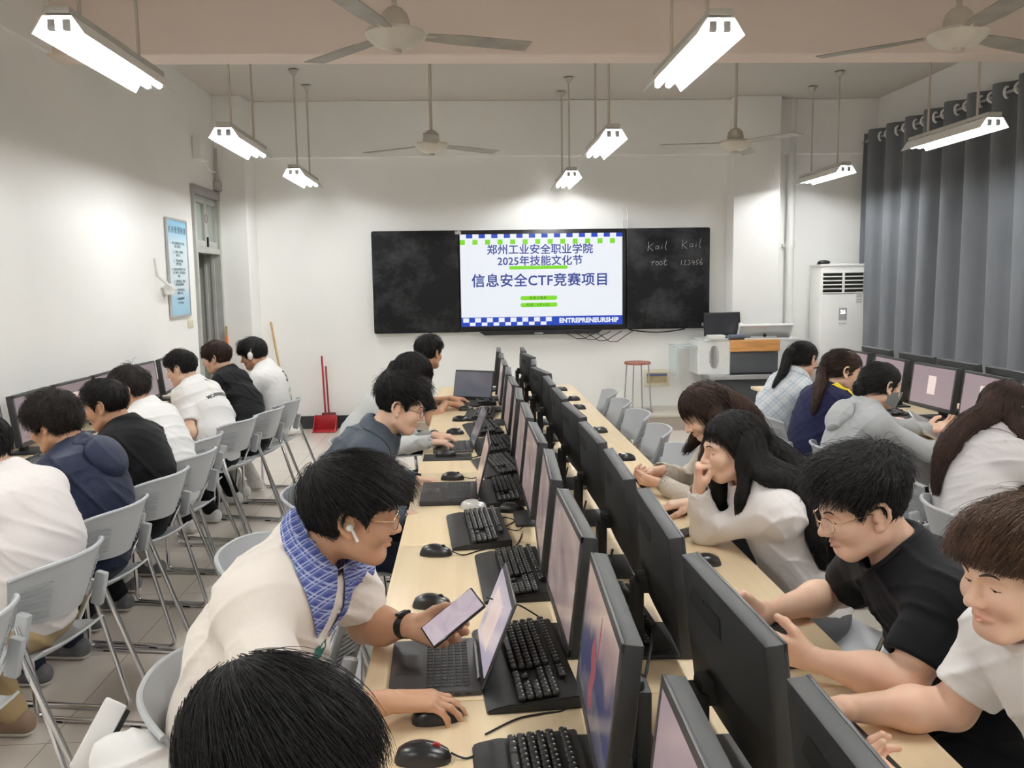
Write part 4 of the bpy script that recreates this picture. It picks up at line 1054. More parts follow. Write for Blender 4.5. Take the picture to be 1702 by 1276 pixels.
def frame_from(yaw, pitch, roll=0):
    """columns right, forward, up; pitch down positive (deg)"""
    a, p, r = map(math.radians, (yaw, pitch, roll))
    f = V3(math.cos(a)*math.cos(p), math.sin(a)*math.cos(p), -math.sin(p)); l = V3(-math.sin(a), math.cos(a), 0); u = np.cross(f, l)
    rt = -l; rt2 = rt*math.cos(r)+u*math.sin(r); u2 = u*math.cos(r)-rt*math.sin(r)
    return np.stack([rt2, f, u2], 1)
def bez(a, b, c, t): return a*(1-t)**2+b*2*t*(1-t)+c*t*t
POSE = dict(mouse=(15, 24, 18), type=(28, 38, 24), hold=(50, 52, 34), fist=(86, 100, 60), flat=(8, 12, 8), relax=(26, 34, 22), cradle=(6, 26, 40))
def hand_prims(W, fd, pn, side, pose, sc_=1.0):
    x = nrm(fd); z = -nrm(V3(pn)-x*(V3(pn)@x)); y = np.cross(z, x); s = side
    T = lambda a, b, c_: V3(W)+sc_*(x*a+y*b+z*c_)
    P = [Cap(T(-.01, .012, 0), T(-.01, -.012, 0), .0215*sc_, k=.014)]
    kn = [(.092, .029), (.096, .009), (.09, -.011), (.08, -.029)]; bs = [(.018, .02), (.014, .007), (.014, -.007), (.018, -.018)]
    Ls = [(.040, .025, .021), (.045, .029, .022), (.041, .027, .021), (.032, .020, .019)]; rd = [.0098, .0100, .0095, .0085]
    cu = POSE[pose]
    for j in range(4):
        P.append(Cap(T(bs[j][0], s*bs[j][1], 0), T(kn[j][0], s*kn[j][1], .002), .0165*sc_, .0118*sc_, .012))
        p = V3(kn[j][0], s*kn[j][1], .002); ang = 0; spread = s*[.10, .02, -.06, -.14][j]*(1 if pose in ('type', 'flat', 'mouse') else .3); r = rd[j]
        for q in range(3):
            ang += math.radians(cu[q]*(1+.06*(j-1)) + (j == 3)*4)
            d = V3(math.cos(ang)*math.cos(spread), math.cos(ang)*math.sin(spread), -math.sin(ang)); e = p+d*Ls[j][q]
            P.append(Cap(T(*p), T(*e), r*sc_, r*.88*sc_, .0045 if q else .008)); p = e; r *= .9
    th = {'cradle': [(.02, .02, -.006), (.05, .046, -.014), (.078, .060, -.022), (.100, .058, -.034)], 'hold': [(.02, .02, -.006), (.05, .046, -.012), (.082, .058, -.024), (.105, .050, -.040)], 'fist': [(.02, .02, -.006), (.05, .040, -.022), (.078, .034, -.04), (.095, .018, -.048)]}.get(pose, [(.02, .02, -.006), (.05, .046, -.016), (.080, .058, -.026), (.104, .056, -.034)])
    rr = [.017, .0135, .0115, .0098]
    for q in range(3): P.append(Cap(T(th[q][0], s*th[q][1], th[q][2]), T(th[q+1][0], s*th[q+1][1], th[q+1][2]), rr[q]*sc_, rr[q+1]*sc_, .010 if q == 0 else .006))
    return P
def ik(S, W, a, b, pole):
    v = W-S; D = np.linalg.norm(v); mx = (a+b)*.995
    if D > mx: q = D/mx; a *= q; b *= q
    D = max(D, abs(a-b)+.02); u = v/np.linalg.norm(v); c_ = (a*a+D*D-b*b)/(2*a*D); c_ = max(-1, min(1, c_))
    p = nrm(V3(pole)-u*(V3(pole)@u)); return S+u*a*c_+p*a*math.sqrt(max(0, 1-c_*c_))

# ---- skin, hair and cloth materials
def skin_mat(name, c):
    m = mat(name, c, .48, spec=.35, sss=.12); N, L, b = nodes_of(m)
    at = N.new('ShaderNodeAttribute'); at.attribute_name = 'lip'; mx = N.new('ShaderNodeMixRGB'); mx.inputs[2].default_value = (c[0]*.82, c[1]*.50, c[2]*.55, 1)
    tc = N.new('ShaderNodeTexCoord'); nz = N.new('ShaderNodeTexNoise'); nz.inputs['Scale'].default_value = 14; nz.inputs['Detail'].default_value = 4
    cr = N.new('ShaderNodeValToRGB'); cr.color_ramp.elements[0].color = (c[0]*.95, c[1]*.90, c[2]*.88, 1); cr.color_ramp.elements[1].color = (min(1, c[0]*1.04), c[1]*1.04, c[2]*1.05, 1)
    cr.color_ramp.elements[0].position = .3; cr.color_ramp.elements[1].position = .7
    L.new(tc.outputs['Object'], nz.inputs['Vector']); L.new(nz.outputs['Fac'], cr.inputs['Fac']); L.new(cr.outputs['Color'], mx.inputs[1]); L.new(at.outputs['Fac'], mx.inputs[0]); L.new(mx.outputs['Color'], b.inputs['Base Color'])
    return m
SKIN = dict(a=skin_mat('skin_warm', (.66, .40, .27)), b=skin_mat('skin_light', (.74, .50, .37)), c=skin_mat('skin_tan', (.56, .33, .21)))
HAIR = {k: mat('hair_'+k, c, .46, spec=.38, var=.3, vscale=30) for k, c in dict(black=(.009, .008, .008), brown=(.030, .014, .009), soft=(.018, .013, .011), light=(.075, .036, .018)).items()}
HAIRB = {k: mat('hair_mass_'+k, c, .75, spec=.2, var=.3, vscale=30) for k, c in dict(black=(.008, .007, .007), brown=(.026, .012, .008), soft=(.015, .011, .009), light=(.06, .028, .014)).items()}
M_lash = mat('lash_dark', (.015, .010, .008), .6)
M_brow = mat('brow_dark', (.03, .02, .016), .8)
M_eye = mat('eye_white', (.75, .72, .68), .2); M_iris = mat('iris_dark', (.012, .007, .005), .15)
M_gold = mat('gold_metal', (.75, .55, .35), .25, 1.0); M_lens = mat('spectacle_lens', (.8, .85, .9), .05, spec=.5, alpha=.12)
def cloth(name, c, rough=.85, **k): return mat(name, c, rough, spec=.15, sheen=k.pop('sheen', .05), var=k.pop('var', .025), vscale=k.pop('vscale', 5), bump=k.pop('bump', .12), bscale=k.pop('bscale', 14), stretch=(1, 1, .45), **k)
def plaid(name, base, l1, l2, sc_, rot=(0.4, .7, .3)):
    m = mat(name, base, .85, spec=.25); N, L, b = nodes_of(m)
    tc = N.new('ShaderNodeTexCoord'); mp = N.new('ShaderNodeMapping'); mp.inputs['Rotation'].default_value = rot; L.new(tc.outputs['Object'], mp.inputs[0])
    sp = N.new('ShaderNodeSeparateXYZ'); L.new(mp.outputs[0], sp.inputs[0]); cur = None
    for axn in ('X', 'Z'):
        for off, wd, colr in ((0, .16, l1), (.5, .34, l2), (.27, .10, l1)):
            mu = N.new('ShaderNodeMath'); mu.operation = 'MULTIPLY_ADD'; mu.inputs[1].default_value = sc_; mu.inputs[2].default_value = off+10; L.new(sp.outputs[axn], mu.inputs[0])
            frn = N.new('ShaderNodeMath'); frn.operation = 'FRACT'; L.new(mu.outputs[0], frn.inputs[0])
            lt = N.new('ShaderNodeMath'); lt.operation = 'LESS_THAN'; lt.inputs[1].default_value = wd; L.new(frn.outputs[0], lt.inputs[0])
            ml = N.new('ShaderNodeMath'); ml.operation = 'MULTIPLY'; ml.inputs[1].default_value = .6; L.new(lt.outputs[0], ml.inputs[0])
            mx = N.new('ShaderNodeMixRGB'); L.new(ml.outputs[0], mx.inputs[0]); mx.inputs[2].default_value = (*colr, 1)
            if cur is None: mx.inputs[1].default_value = (*base, 1)
            else: L.new(cur, mx.inputs[1])
            cur = mx.outputs['Color']
    L.new(cur, b.inputs['Base Color']); return m
def stripes(name, c1, c2, sc_, rot=(0, 0, 0)):
    m = mat(name, c1, .85, spec=.25); N, L, b = nodes_of(m)
    tc = N.new('ShaderNodeTexCoord'); wv = N.new('ShaderNodeTexWave'); wv.inputs['Scale'].default_value = sc_; wv.inputs['Distortion'].default_value = .6; wv.bands_direction = 'DIAGONAL'
    mx = N.new('ShaderNodeMixRGB'); mx.inputs[1].default_value = (*c1, 1); mx.inputs[2].default_value = (*c2, 1)
    L.new(tc.outputs['Object'], wv.inputs['Vector']); L.new(wv.outputs['Fac'], mx.inputs[0]); L.new(mx.outputs['Color'], b.inputs['Base Color']); return m

# ---- head
E_C, E_R = V3(0, -.012, .036), V3(.0765, .096, .084)       # skull ellipsoid in head space (right, forward, up)
def head_prims(HM, c, fat=1.0, s=1.0):
    T = lambda a, b, d: c+HM@(s*V3(a, b, d)); R = HM; f = fat
    P = [Ell(T(*E_C), E_R*s*V3(.985, .985, .985), R, .02), Ell(T(0, .022, -.028), V3(.056*f, .064, .078)*s, R, .03), Ell(T(0, .058, -.088), V3(.026*f, .022, .018)*s, R, .028)]
    for q in (-1, 1):
        P += [Cap(T(q*.052*f, -.002, -.055), T(q*.020*f, .058, -.088), .019*s, .015*s, .03), Ell(T(q*.040, .062, -.024), V3(.022*f, .022, .022)*s, R, .03), Cap(T(q*.012, .084, .022), T(q*.044, .068, .024), .010*s, .010*s, .02)]
    P += [Cap(T(0, .086, .014), T(0, .103, -.022), .0075*s, .0105*s, .012), Ell(T(0, .105, -.027), V3(.0115, .011, .0095)*s, R, .008)]
    for q in (-1, 1):
        P += [Ell(T(q*.0125, .094, -.030), V3(.0085, .011, .0075)*s, R, .006), Ell(T(q*.031, .0765, .004), V3(.0145, .0105, .0095)*s, R, .006)]
        P += [Cap(T(q*.002, .0895, -.0530), T(q*.021, .081, -.0575), .0046*s, .0028*s, .008), Cap(T(q*.002, .0885, -.0620), T(q*.019, .081, -.0595), .0052*s, .0028*s, .008)]
        ear = [(.007, .016, .0775), (.004, .027, .081), (-.008, .0345, .086), (-.021, .030, .091), (-.028, .014, .0925), (-.026, -.004, .091), (-.017, -.018, .087), (-.006, -.029, .083), (.003, -.031, .079), (.004, -.020, .077)]
        for (y0, z0, x0), (y1, z1, x1) in zip(ear[:-1], ear[1:]): P.append(Cap(T(q*x0, y0, z0), T(q*x1, y1, z1), .0046*s, .0046*s, .003))
        P += [Ell(T(q*.0785, -.011, .002), V3(.0065, .016, .026)*s, R@np.array(Matrix.Rotation(q*-.30, 3, 'Z')), .006), Ell(T(q*.082, -.003, -.025), V3(.0055, .0085, .009)*s, R, .005), Cap(T(q*.080, .004, -.004), T(q*.080, .004, .003), .0045*s, .0045*s, .004)]
    return P
def head_subs(HM, c, s=1.0):
    T = lambda a, b, d: c+HM@(s*V3(a, b, d)); O = []
    for q in (-1, 1):
        O += [(Ell(T(q*.031, .094, .006), V3(.019, .014, .011)*s, HM), .016), (Ell(T(q*.0905, -.007, -.001), V3(.008, .0075, .012)*s, HM), .004), (Ell(T(q*.0055, .106, -.037), V3(.0035, .005, .003)*s, HM), .003)]
    O.append((Cap(T(-.021, .0935, -.0590), T(.021, .0935, -.0590), .0030*s), .003)); return O

# ---- hair
def zline(y, style):
    """hairline height over the skull as a function of forward position (head space)"""
    xs = [-.12, -.07, -.035, -.012, .012, .03, .045, .062, .12]
    zs = dict(short=[-.058, -.064, -.050, .030, .026, -.014, .034, .054, .064], fringe=[-.058, -.062, -.050, .016, .010, -.020, .018, .042, .050], long=[-.09, -.09, -.075, -.02, .0, .0, .034, .06, .068])[style]
    return np.interp(y, xs, zs)
def strand_mesh(paths, r0, r1=None, taper=True):
    """paths (N,S,3) -> thin three-sided tapering strands"""
    N, S, _ = paths.shape; t = np.gradient(paths, axis=1); t /= np.maximum(np.linalg.norm(t, axis=2, keepdims=True), 1e-9)
    ref = RNG.normal(size=(N, 1, 3)); u = np.cross(t, ref); u /= np.maximum(np.linalg.norm(u, axis=2, keepdims=True), 1e-9); v = np.cross(t, u)
    rad = np.linspace(1, .25, S)**.7 if taper else np.ones(S)
    rr = (np.asarray(r0).reshape(-1, 1) * rad[None])[:, :, None] if np.ndim(r0) else (r0*rad)[None, :, None]
    ring = np.stack([paths+rr*(u*math.cos(a)+v*math.sin(a)) for a in (0, 2.0944, 4.1888)], 2)      # N,S,3,3
    V = ring.reshape(-1, 3); base = (np.arange(N)*S*3)[:, None, None]; i = np.arange(S-1)[None, :, None]*3; k = np.arange(3)[None, None, :]
    a = base+i+k; b = base+i+(k+1) % 3; Q = np.stack([a, b, b+3, a+3], -1).reshape(-1, 4)
    return V, Q
def hair_build(spec, HM, c, body_prims, parent, h, s=1.0):
    st = spec.get('style', 'short'); hm = HAIR[spec.get('color', 'black')]; line = 'long' if st in ('long', 'pony', 'bun') else spec.get('line', 'short')
    vt, vs, vb = spec.get('vol', (.026, .012, .016)); ER = E_R*s; EC = E_C*s
    def vol(p):           # thickness of the hair over the skull, head space
        n = (p-EC)/ER; n = n/np.maximum(np.linalg.norm(n, axis=-1, keepdims=True), 1e-9)
        up = np.clip(n[..., 2], -1, 1); bk = np.clip(-n[..., 1], 0, 1); fr = np.clip(n[..., 1], 0, 1)
        w_ = np.clip((up+.05)/.75, 0, 1); w_ = w_*w_*(3-2*w_)
        return s*(vs+(vt-vs)*w_+(vb-vs)*bk*(1-w_)+spec.get('front', .0)*fr*w_)
    # solid base
    lo = c-.19*s; hi = c+.19*s; f = Fld(lo, hi, max(h, .0035)); X, Y, Z = f.XYZ()
    lx = ((X-c[0])*HM[0, 0]+(Y-c[1])*HM[1, 0]+(Z-c[2])*HM[2, 0]); ly = ((X-c[0])*HM[0, 1]+(Y-c[1])*HM[1, 1]+(Z-c[2])*HM[2, 1]); lz = ((X-c[0])*HM[0, 2]+(Y-c[1])*HM[1, 2]+(Z-c[2])*HM[2, 2])
    q = np.stack(np.broadcast_arrays(lx, ly, lz), -1).astype(F32)
    n = (q-EC)/ER; k0 = np.linalg.norm(n, axis=-1); k1 = np.linalg.norm((q-EC)/ER**2, axis=-1); de = k0*(k0-1)/np.maximum(k1, 1e-6)
    d = de-vol(q)*.84-.0012*np.sin(q[..., 0]*210+3*np.sin(q[..., 1]*60))*np.sin(q[..., 1]*150+q[..., 2]*60)
    d = smax(d, zline(q[..., 1]/s, line)*s-q[..., 2]+.004, .012)
    d = smax(d, -(de+.012), .004)
    f.F = d.astype(F32); V, Q = f.mesh(); ho = np_obj('hair', V, Q, HAIRB[spec.get('color', 'black')], parent)
    # strands over it
    N = spec.get('n', 1500); S = 8; dirs = RNG.normal(size=(N*4, 3)); dirs /= np.linalg.norm(dirs, axis=1, keepdims=True)
    p = EC+dirs*ER; keep = p[:, 2] > zline(p[:, 1]/s, line)*s+.003*RNG.normal(size=len(p)); p = p[keep][:N]; N = len(p)
    wh = V3(spec.get('whorl', (.01, -.055, .10)))*s
    L0 = np.interp(p[:, 2]/s, [-.06, 0, .05, .1], np.array(spec.get('len', (.022, .035, .06, .07))))*s*RNG.uniform(.75, 1.2, N)*np.interp(p[:, 1]/s, [.03, .075], [1, spec.get('fr', .62)])
    nn = (p-EC)/ER**2; nn /= np.linalg.norm(nn, axis=1, keepdims=True)
    lay = RNG.uniform(.35, 1.05, N); p = p+nn*(vol(p)*lay)[:, None]
    mess = spec.get('mess', .25); lift = spec.get('lift', .15); comb = V3(spec.get('comb', (0, .0, 0)))
    nseed = RNG.normal(size=(N, 3))
    nc = max(6, N//14); cidx = RNG.integers(0, N, nc); ci = cidx[np.argmin(((p[:, None, :]-p[cidx][None])**2).sum(-1), 1)] if N*nc < 4e6 else RNG.integers(0, N, N)
    nseed = .45*nseed+.8*nseed[ci]
    path = [p]; cur = p
    for i in range(S-1):
        t = i/(S-1); g = (cur-EC)/ER**2; g /= np.linalg.norm(g, axis=1, keepdims=True)
        rad = cur-wh; rad -= g*(rad*g).sum(1, keepdims=True); rad /= np.maximum(np.linalg.norm(rad, axis=1, keepdims=True), .02*s)
        sd = np.clip(1-(cur[:, 2:3]/s+.01)/.1, 0, 1)
        dr = rad+comb+V3(0, 0, -1)*(.3*sd+.5*t*t)+g*(lift*(1-1.5*t))+mess*nseed
        dr /= np.linalg.norm(dr, axis=1, keepdims=True); cur = cur+dr*(L0/(S-1))[:, None]
        m = np.linalg.norm((cur-EC)/ER, axis=1); pen = m < 1.03
        cur = np.where(pen[:, None], EC+(cur-EC)/np.maximum(m, 1e-6)[:, None]*1.03, cur)
        if st == 'short':        # stop at the hairline; only the fringe may hang past it
            low = cur[:, 2]/s < zline(cur[:, 1]/s, line)-np.interp(cur[:, 1]/s, [.03, .07], [.006+.5*spec.get('over', 0), .022+spec.get('over', 0)])
            cur = np.where(low[:, None], path[-1]+.0006*nseed, cur)
        path.append(cur)
    paths = np.stack(path, 1)@HM.T+c
    V, Q = strand_mesh(paths, spec.get('r', .0011)*s); np_obj('hair_strands', V, Q, hm, parent)
    # long locks following guides (world space polylines with a radius)
    if spec.get('guides'):
        prims = []; allp = []
        for gd, rad, cnt in spec['guides']:
            pts = np.array([c+HM@(s*V3(q[:3])) if len(q) == 4 else V3(q) for q in gd], float); nS = 22
            tt = np.linspace(0, len(pts)-1, nS); cp = np.stack([np.interp(tt, np.arange(len(pts)), pts[:, k]) for k in range(3)], 1)
            for _ in range(3): cp[1:-1] = .25*cp[:-2]+.5*cp[1:-1]+.25*cp[2:]
            rr = np.interp(np.linspace(0, 1, nS), np.linspace(0, 1, len(rad)), rad)
            for _ in range(4):
                d0 = peval(body_prims, cp, .022); gr = np.stack([peval(body_prims, cp+V3(*(np.eye(3)[k]*.004)), .022)-d0 for k in range(3)], 1); gr /= np.maximum(np.linalg.norm(gr, axis=1, keepdims=True), 1e-9)
                cp = cp+gr*np.clip(rr*.45-d0, 0, .05)[:, None]
            for _ in range(2): cp[1:-1] = .25*cp[:-2]+.5*cp[1:-1]+.25*cp[2:]
            for a in range(0, nS-5, 1): prims.append(Cap(cp[a], cp[a+1], rr[a]*.86, rr[a+1]*.86, .018))
            o = RNG.normal(size=(cnt, 1, 3)); o /= np.linalg.norm(o, axis=2, keepdims=True); o *= RNG.uniform(.45, 1.08, (cnt, 1, 1))
            wav = .004*np.sin(np.linspace(0, 7, nS)[None, :, None]+RNG.uniform(0, 6, (cnt, 1, 3)))
            ends = RNG.uniform(.86, 1.06, cnt); ii = np.clip(np.linspace(0, 1, nS)[None]*ends[:, None], 0, 1.0)*(nS-1)
            base = np.stack([np.stack([np.interp(ii[a], np.arange(nS), cp[:, k]) for k in range(3)], 1) for a in range(cnt)]); rad2 = np.interp(ii, np.arange(nS), rr)[:, :, None]
            allp.append(base+o*rad2+wav)
        lo, hi = prim_box(prims, .02); f = Fld(lo, hi, max(h*1.3, .005))
        for q_ in prims: f.add(q_)
        X, Y, Z = f.XYZ(); f.F = f.F+(.0022*np.sin(X*260+4*np.sin(Z*14))*np.sin(Y*230+3*np.sin(Z*11))).astype(F32)
        V, Q = f.mesh(); np_obj('long_hair', V, Q, HAIRB[spec.get('color', 'black')], parent)
        V, Q = strand_mesh(np.concatenate(allp), spec.get('r', .0011)*1.15*s); np_obj('long_hair_strands', V, Q, HAIR[spec.get('tipcolor', spec.get('color', 'black'))], parent)
    return ho
M_frames = {'gold': M_gold, 'black': M_black, 'clear': mat('clear_pink_frame', (.75, .62, .58), .2)}
def person(label, head, yaw, fa, R=None, L=None, pitch=18, roll=0, top=None, hair=None, skin='a', h=.006, hh=.004, pel=None, fat=1.0, build=1.0, sleeve='short', sh_yaw=0, neck='crew',
           pants=None, shoe=None, glasses=None, slouch=.05, scale=1.0, group=None, extras=None, legs=True, hsub=1.0, seed=0.0, folds=.006, knee=.42, collar=None, sh_drop=0.0, feet=None, hem=.035, nb=(0, .012)):
    c = V3(head); s = scale; F = V3(math.cos(math.radians(fa)), math.sin(math.radians(fa)), 0); Lf = V3(-F[1], F[0], 0); U = V3(0, 0, 1)
    HM = frame_from(yaw, pitch, roll)
    skull = c+HM@V3(0, -.03, -.035)*s
    NB = c+HM@V3(0, -.055, -.085)*s-U*.055*s-F*.015+F*nb[0]+U*nb[1]
    TL = .50*s
    if pel is None:
        dz = min(NB[2]-.53, TL*.99); pel = NB-F*math.sqrt(max(.0, TL*TL-dz*dz)); pel[2] = .53
    else: pel = V3(*pel, .53) if len(pel) == 2 else V3(pel)
    if pel.ndim > 1: pel = pel[0]
    mid = .5*(pel+NB)-F*slouch*1.6+U*.02
    a_ = math.radians(fa+sh_yaw); SL = V3(-math.sin(a_), math.cos(a_), 0)
    B = []
    def sp(t): return bez(pel, mid, NB, t)
    def tang(t): return nrm(sp(min(1, t+.05))-sp(max(0, t-.05)))
    for t, rx, ry, rz_ in ((0.02, .165, .125, .12), (.28, .150*build, .118*build, .12), (.55, .160*build, .122*build, .13), (.80, .162*(.5+.5*build), .108*(.5+.5*build), .11)):
        up = tang(t); sd = Lf*(1-t)+SL*t; sd = nrm(sd-up*(sd@up)); fw = np.cross(sd, up)
        B.append(Ell(sp(t), V3(rx, ry, rz_)*s, np.stack([sd, fw, up], 1), .07))
    SC = sp(.93)-U*.01; sw = .165*s*(.6+.4*build)
    tg = tang(.9)
    SR = SC-SL*sw-tg*(.035+sh_drop)+F*.02; SLh = SC+SL*sw-tg*(.035+sh_drop)+F*.02
    B += [Cap(SR, SLh, .058*s, .058*s, .06), Cap(NB+U*.015, SR, .045*s, .055*s, .05), Cap(NB+U*.015, SLh, .045*s, .055*s, .05)]
    bn_ = np.cross(tg, SL); bn_ = nrm(bn_ if bn_@F > 0 else -bn_); B.append(Ell(NB-tg*.085*s+bn_*.040*s, V3(.095, .055, .075)*s, np.stack([SL, bn_, tg], 1), .05))
    neckp = [Cap(skull, NB, .052*s*(.7+.3*fat), .058*s*(.7+.3*fat), .03), Cap(NB, NB-tg*.06, .062*s, .075*s, .04)]
    arms = []
    for side, S_, H_ in ((1, SR, R), (-1, SLh, L)):
        if H_ is None: H_ = dict(w=tuple(pel+F*.30-side*Lf*.10+U*.06), fd=tuple(F), pn=(0, 0, -1), pose='relax')
        W = V3(H_['w']); pole = V3(H_.get('pole', tuple(-side*Lf*.7-U*.8-F*.25)))
        E = V3(H_['elbow']) if 'elbow' in H_ else ik(S_, W, .285*s, .25*s, pole)
        fd = H_.get('fd'); fd = nrm(W-E) if fd is None else V3(fd)
        up_ = [Cap(S_, S_+(E-S_)*.5, .052*s*build, .045*s*build, .03), Cap(S_+(E-S_)*.5, E, .045*s*build, .039*s, .03)]
        fo = [Cap(E, E+(W-E)*.35, .039*s, .042*s*(.5+.5*build), .03), Cap(E+(W-E)*.35, W, .042*s*(.5+.5*build), .0245*s, .03)]
        if sleeve != 'short':
            up_ = [Cap(S_, E, .040*s, .033*s, .03)]; fo = [Cap(E, E+(W-E)*.6, .033*s, .030*s, .02), Cap(E+(W-E)*.6, W, .030*s, .0235*s, .02)]
        arms.append((side, S_, E, W, up_, fo, hand_prims(W, fd, H_.get('pn', (0, 0, -1)), side, H_.get('pose', 'relax'), s*.98), H_))
    # skin: one continuous body surface, sampled finely at the head and hands
    hp = head_prims(HM, c, fat, s); allp = hp+neckp+B; fine = [tuple(prim_box(hp, .012))+(hh,), tuple(prim_box(hp+neckp[:1], .0))+(max(hh, .005),)]; hq = hh*.9 if h < .0065 else max(.0042, hh)
    for side, S_, E, W, up_, fo, hn, H_ in arms:
        allp = allp+up_+fo+hn; fine.append(tuple(prim_box(hn, .012))+(hq,))
        if sleeve == 'short': fine.append(tuple(prim_box(fo, .0))+(max(.006, hh),))
    lo, hi = prim_box(allp, .02); f = Fld(lo, hi, .012, fine)
    for p_ in hp: f.add(p_)
    for p_, k_ in head_subs(HM, c, s): f.sub(p_, k_)
    f.add(neckp[0]); f.add(neckp[1], -.018)
    for p_ in B: f.add(p_, -.020)
    for side, S_, E, W, up_, fo, hn, H_ in arms:
        for p_ in up_+fo: f.add(p_)
        wv = f.win(*prim_box(hn, .03)); g = Fld(np.zeros(3), np.ones(3)*.1, .05); g.ax = [f.ax[i][wv[0][i]] for i in range(3)]; g.n = np.array([len(q) for q in g.ax]); g.F = np.full(g.n, .06, F32)
        for p_ in hn: g.add(p_)
        f.F[wv[0]] = smin(f.F[wv[0]], g.F, .006)
    V, Q = f.mesh(); me = np_mesh('person', V, Q); nh = len(V)
    loc = (V[:nh]-c)@HM/s; lip = np.zeros(len(V), F32)
    dl = np.minimum(np.sqrt((loc[:, 0]/.021)**2+((loc[:, 2]+.0535)/.0055)**2), np.sqrt((loc[:, 0]/.019)**2+((loc[:, 2]+.062)/.0065)**2)); lip[:nh] = np.where((loc[:, 1] > .07) & (np.abs(loc[:, 0]) < .03), np.clip(1.5-dl, 0, 1)*.5, 0)
    at = me.attributes.new('lip', 'FLOAT', 'POINT'); at.data.foreach_set('value', lip) if len(at.data) == len(lip) else None
    root = link_mesh('person', me, SKIN[skin], None, True, 0); tag(root, label, 'person', group)
    # face details
    T = lambda a, b, d: c+HM@(s*V3(a, b, d))
    fbv = BVHTree.FromPolygons([Vector(v) for v in V], [list(map(int, q)) for q in Q]); fw_ = Vector(HM[:, 1])
    def face(x, z, lift):       # a point on the skin of the face, in front of (x, z) in head space
        hit = fbv.ray_cast(Vector(T(x, .16, z)), -fw_, .2*s); return hit[0]+fw_*lift if hit[0] is not None else Vector(T(x, .085, z))
    for q in (-1, 1):
        br = MB(); la = MB(); ib = MB(); op = hsub
        br.tube([face(q*x, z, .0002) for x, z in ((.012, .023), (.019, .0265), (.027, .0285), (.036, .0275), (.044, .0235))], .003*s, 6, rs=[.0013*s, .0024*s, .0025*s, .0020*s, .0009*s])
        xs_ = np.linspace(.0195, .0430, 9); lz = lambda x: .0005-.0020*op*math.sin(PI*(x-.0195)/.0235)-.06*(x-.031)
        la.tube([face(q*x, lz(x), .0003) for x in xs_], .0008*s, 5, rs=list(.00085*s*(.4+.6*np.sin(np.linspace(.2, 2.9, 9)))))
        ib.grid([[tuple(face(q*(.0305+.0046*math.cos(t_)*r_), lz(.0305)-.0003-.0024*r_*max(0, math.sin(t_)), .0004)) for t_ in np.linspace(0, 2*PI, 13)] for r_ in (.02, .55, 1)])
        br.build('eyebrow', M_brow, root); la.build('eyelash', M_lash, root); ib.build('iris', M_iris, root)
    if hair: hair_build(hair, HM, c, B, root, hh, s)
    if glasses:
        g = MB(); ln = MB(); gm = M_frames[glasses]
        for q in (-1, 1):
            ring = [T(q*.034+.024*math.cos(a), .1065-.010*abs(.6+q*math.cos(a)*.6)**1.5, .000+.0195*math.sin(a)) for a in np.linspace(0, 2*PI, 21)[:-1]]
            g.tube(ring, .0013*s, 6, closed=True)
            g.tube([T(q*.058, .096, .006), T(q*.072, .075, .009), T(q*.0815, .0, .014), T(q*.083, -.022, .004)], .0013*s, 6)
            ln.grid([[T(q*.034+.024*r_*math.cos(a), .1065-.010*abs(.6+q*r_*math.cos(a)*.6)**1.5, .0195*r_*math.sin(a)) for a in np.linspace(0, 2*PI, 17)] for r_ in (.05, .6, 1)])
        g.tube([T(-.011, .107, .004), T(0, .109, .007), T(.011, .107, .004)], .0013*s, 6)
        go = g.build('glasses', gm, root); ln.build('lenses', M_lens, go)
    # clothes
    if top is not None:
        g0 = .014*s; pr = list(B); sl = []
        for side, S_, E, W, up_, fo, hn, H_ in arms:
            ext = V3(E)
            if sleeve == 'short': sl.append(Cap(S_, S_+(E-S_)*.5, .060*s*build, .062*s*build, .03)); sl.append(Cap(S_+(E-S_)*.5, S_+(E-S_)*.86, .062*s*build, .066*s*build, .02))
            else:
                sl += [Cap(S_, E, .058*s*build, .052*s, .035), Cap(E, E+(W-E)*.5, .052*s, .048*s, .03), Cap(E+(W-E)*.5, W-(W-E)*.02, .048*s, .040*s, .02)]
        lo, hi = prim_box(pr+sl, .04); lo[2] = max(lo[2], .40); f = Fld(lo, hi, h)
        for p_ in pr: f.add(p_, g0)
        f.add(neckp[1], g0*.9)
        for p_ in sl: f.add(p_)
        X, Y, Z = f.XYZ(); f.F = f.F+(folds*fold(X, Y, Z, 34, seed)+folds*.35*fold(X, Y, Z, 71, seed+2)).astype(F32)
        # hem, sleeve ends, neck opening
        f.cut(pel-U*hem, -U)
        for side, S_, E, W, up_, fo, hn, H_ in arms:
            if sleeve == 'short':
                u = nrm(E-S_); q_ = S_+(E-S_)*.76
                wv = f.win(np.minimum(q_, W)-.11, np.maximum(q_, E)+.11)
                if wv:
                    X, Y, Z = wv[1:]; pl_ = (X-q_[0])*u[0]+(Y-q_[1])*u[1]+(Z-q_[2])*u[2]; ne = np.minimum(Cap(S_, E+u*.05, .09).d(X, Y, Z), 9)
                    cutd = smax(pl_, -.0*pl_-9, 0); inside = np.minimum(Cap(q_, E+u*.06, .10).d(X, Y, Z), Cap(E, W, .07).d(X, Y, Z)); tor = peval_grid(B, X, Y, Z)
                    f.F[wv[0]] = np.where((inside < 0) & (tor > .025), smax(f.F[wv[0]], pl_.astype(F32), .003), f.F[wv[0]])
                f.sub(Cap(q_-u*.05, E, .047*s*build, .046*s*build), .004)
            else: f.sub(Cap(W-(W-E)*.06, W+(W-E)*.3, .032*s, .034*s), .004)
        nr = {'crew': .065, 'polo': .078, 'hood': .072, 'jacket': .076, 'wide': .071}[neck]*s*(.6+.4*fat)
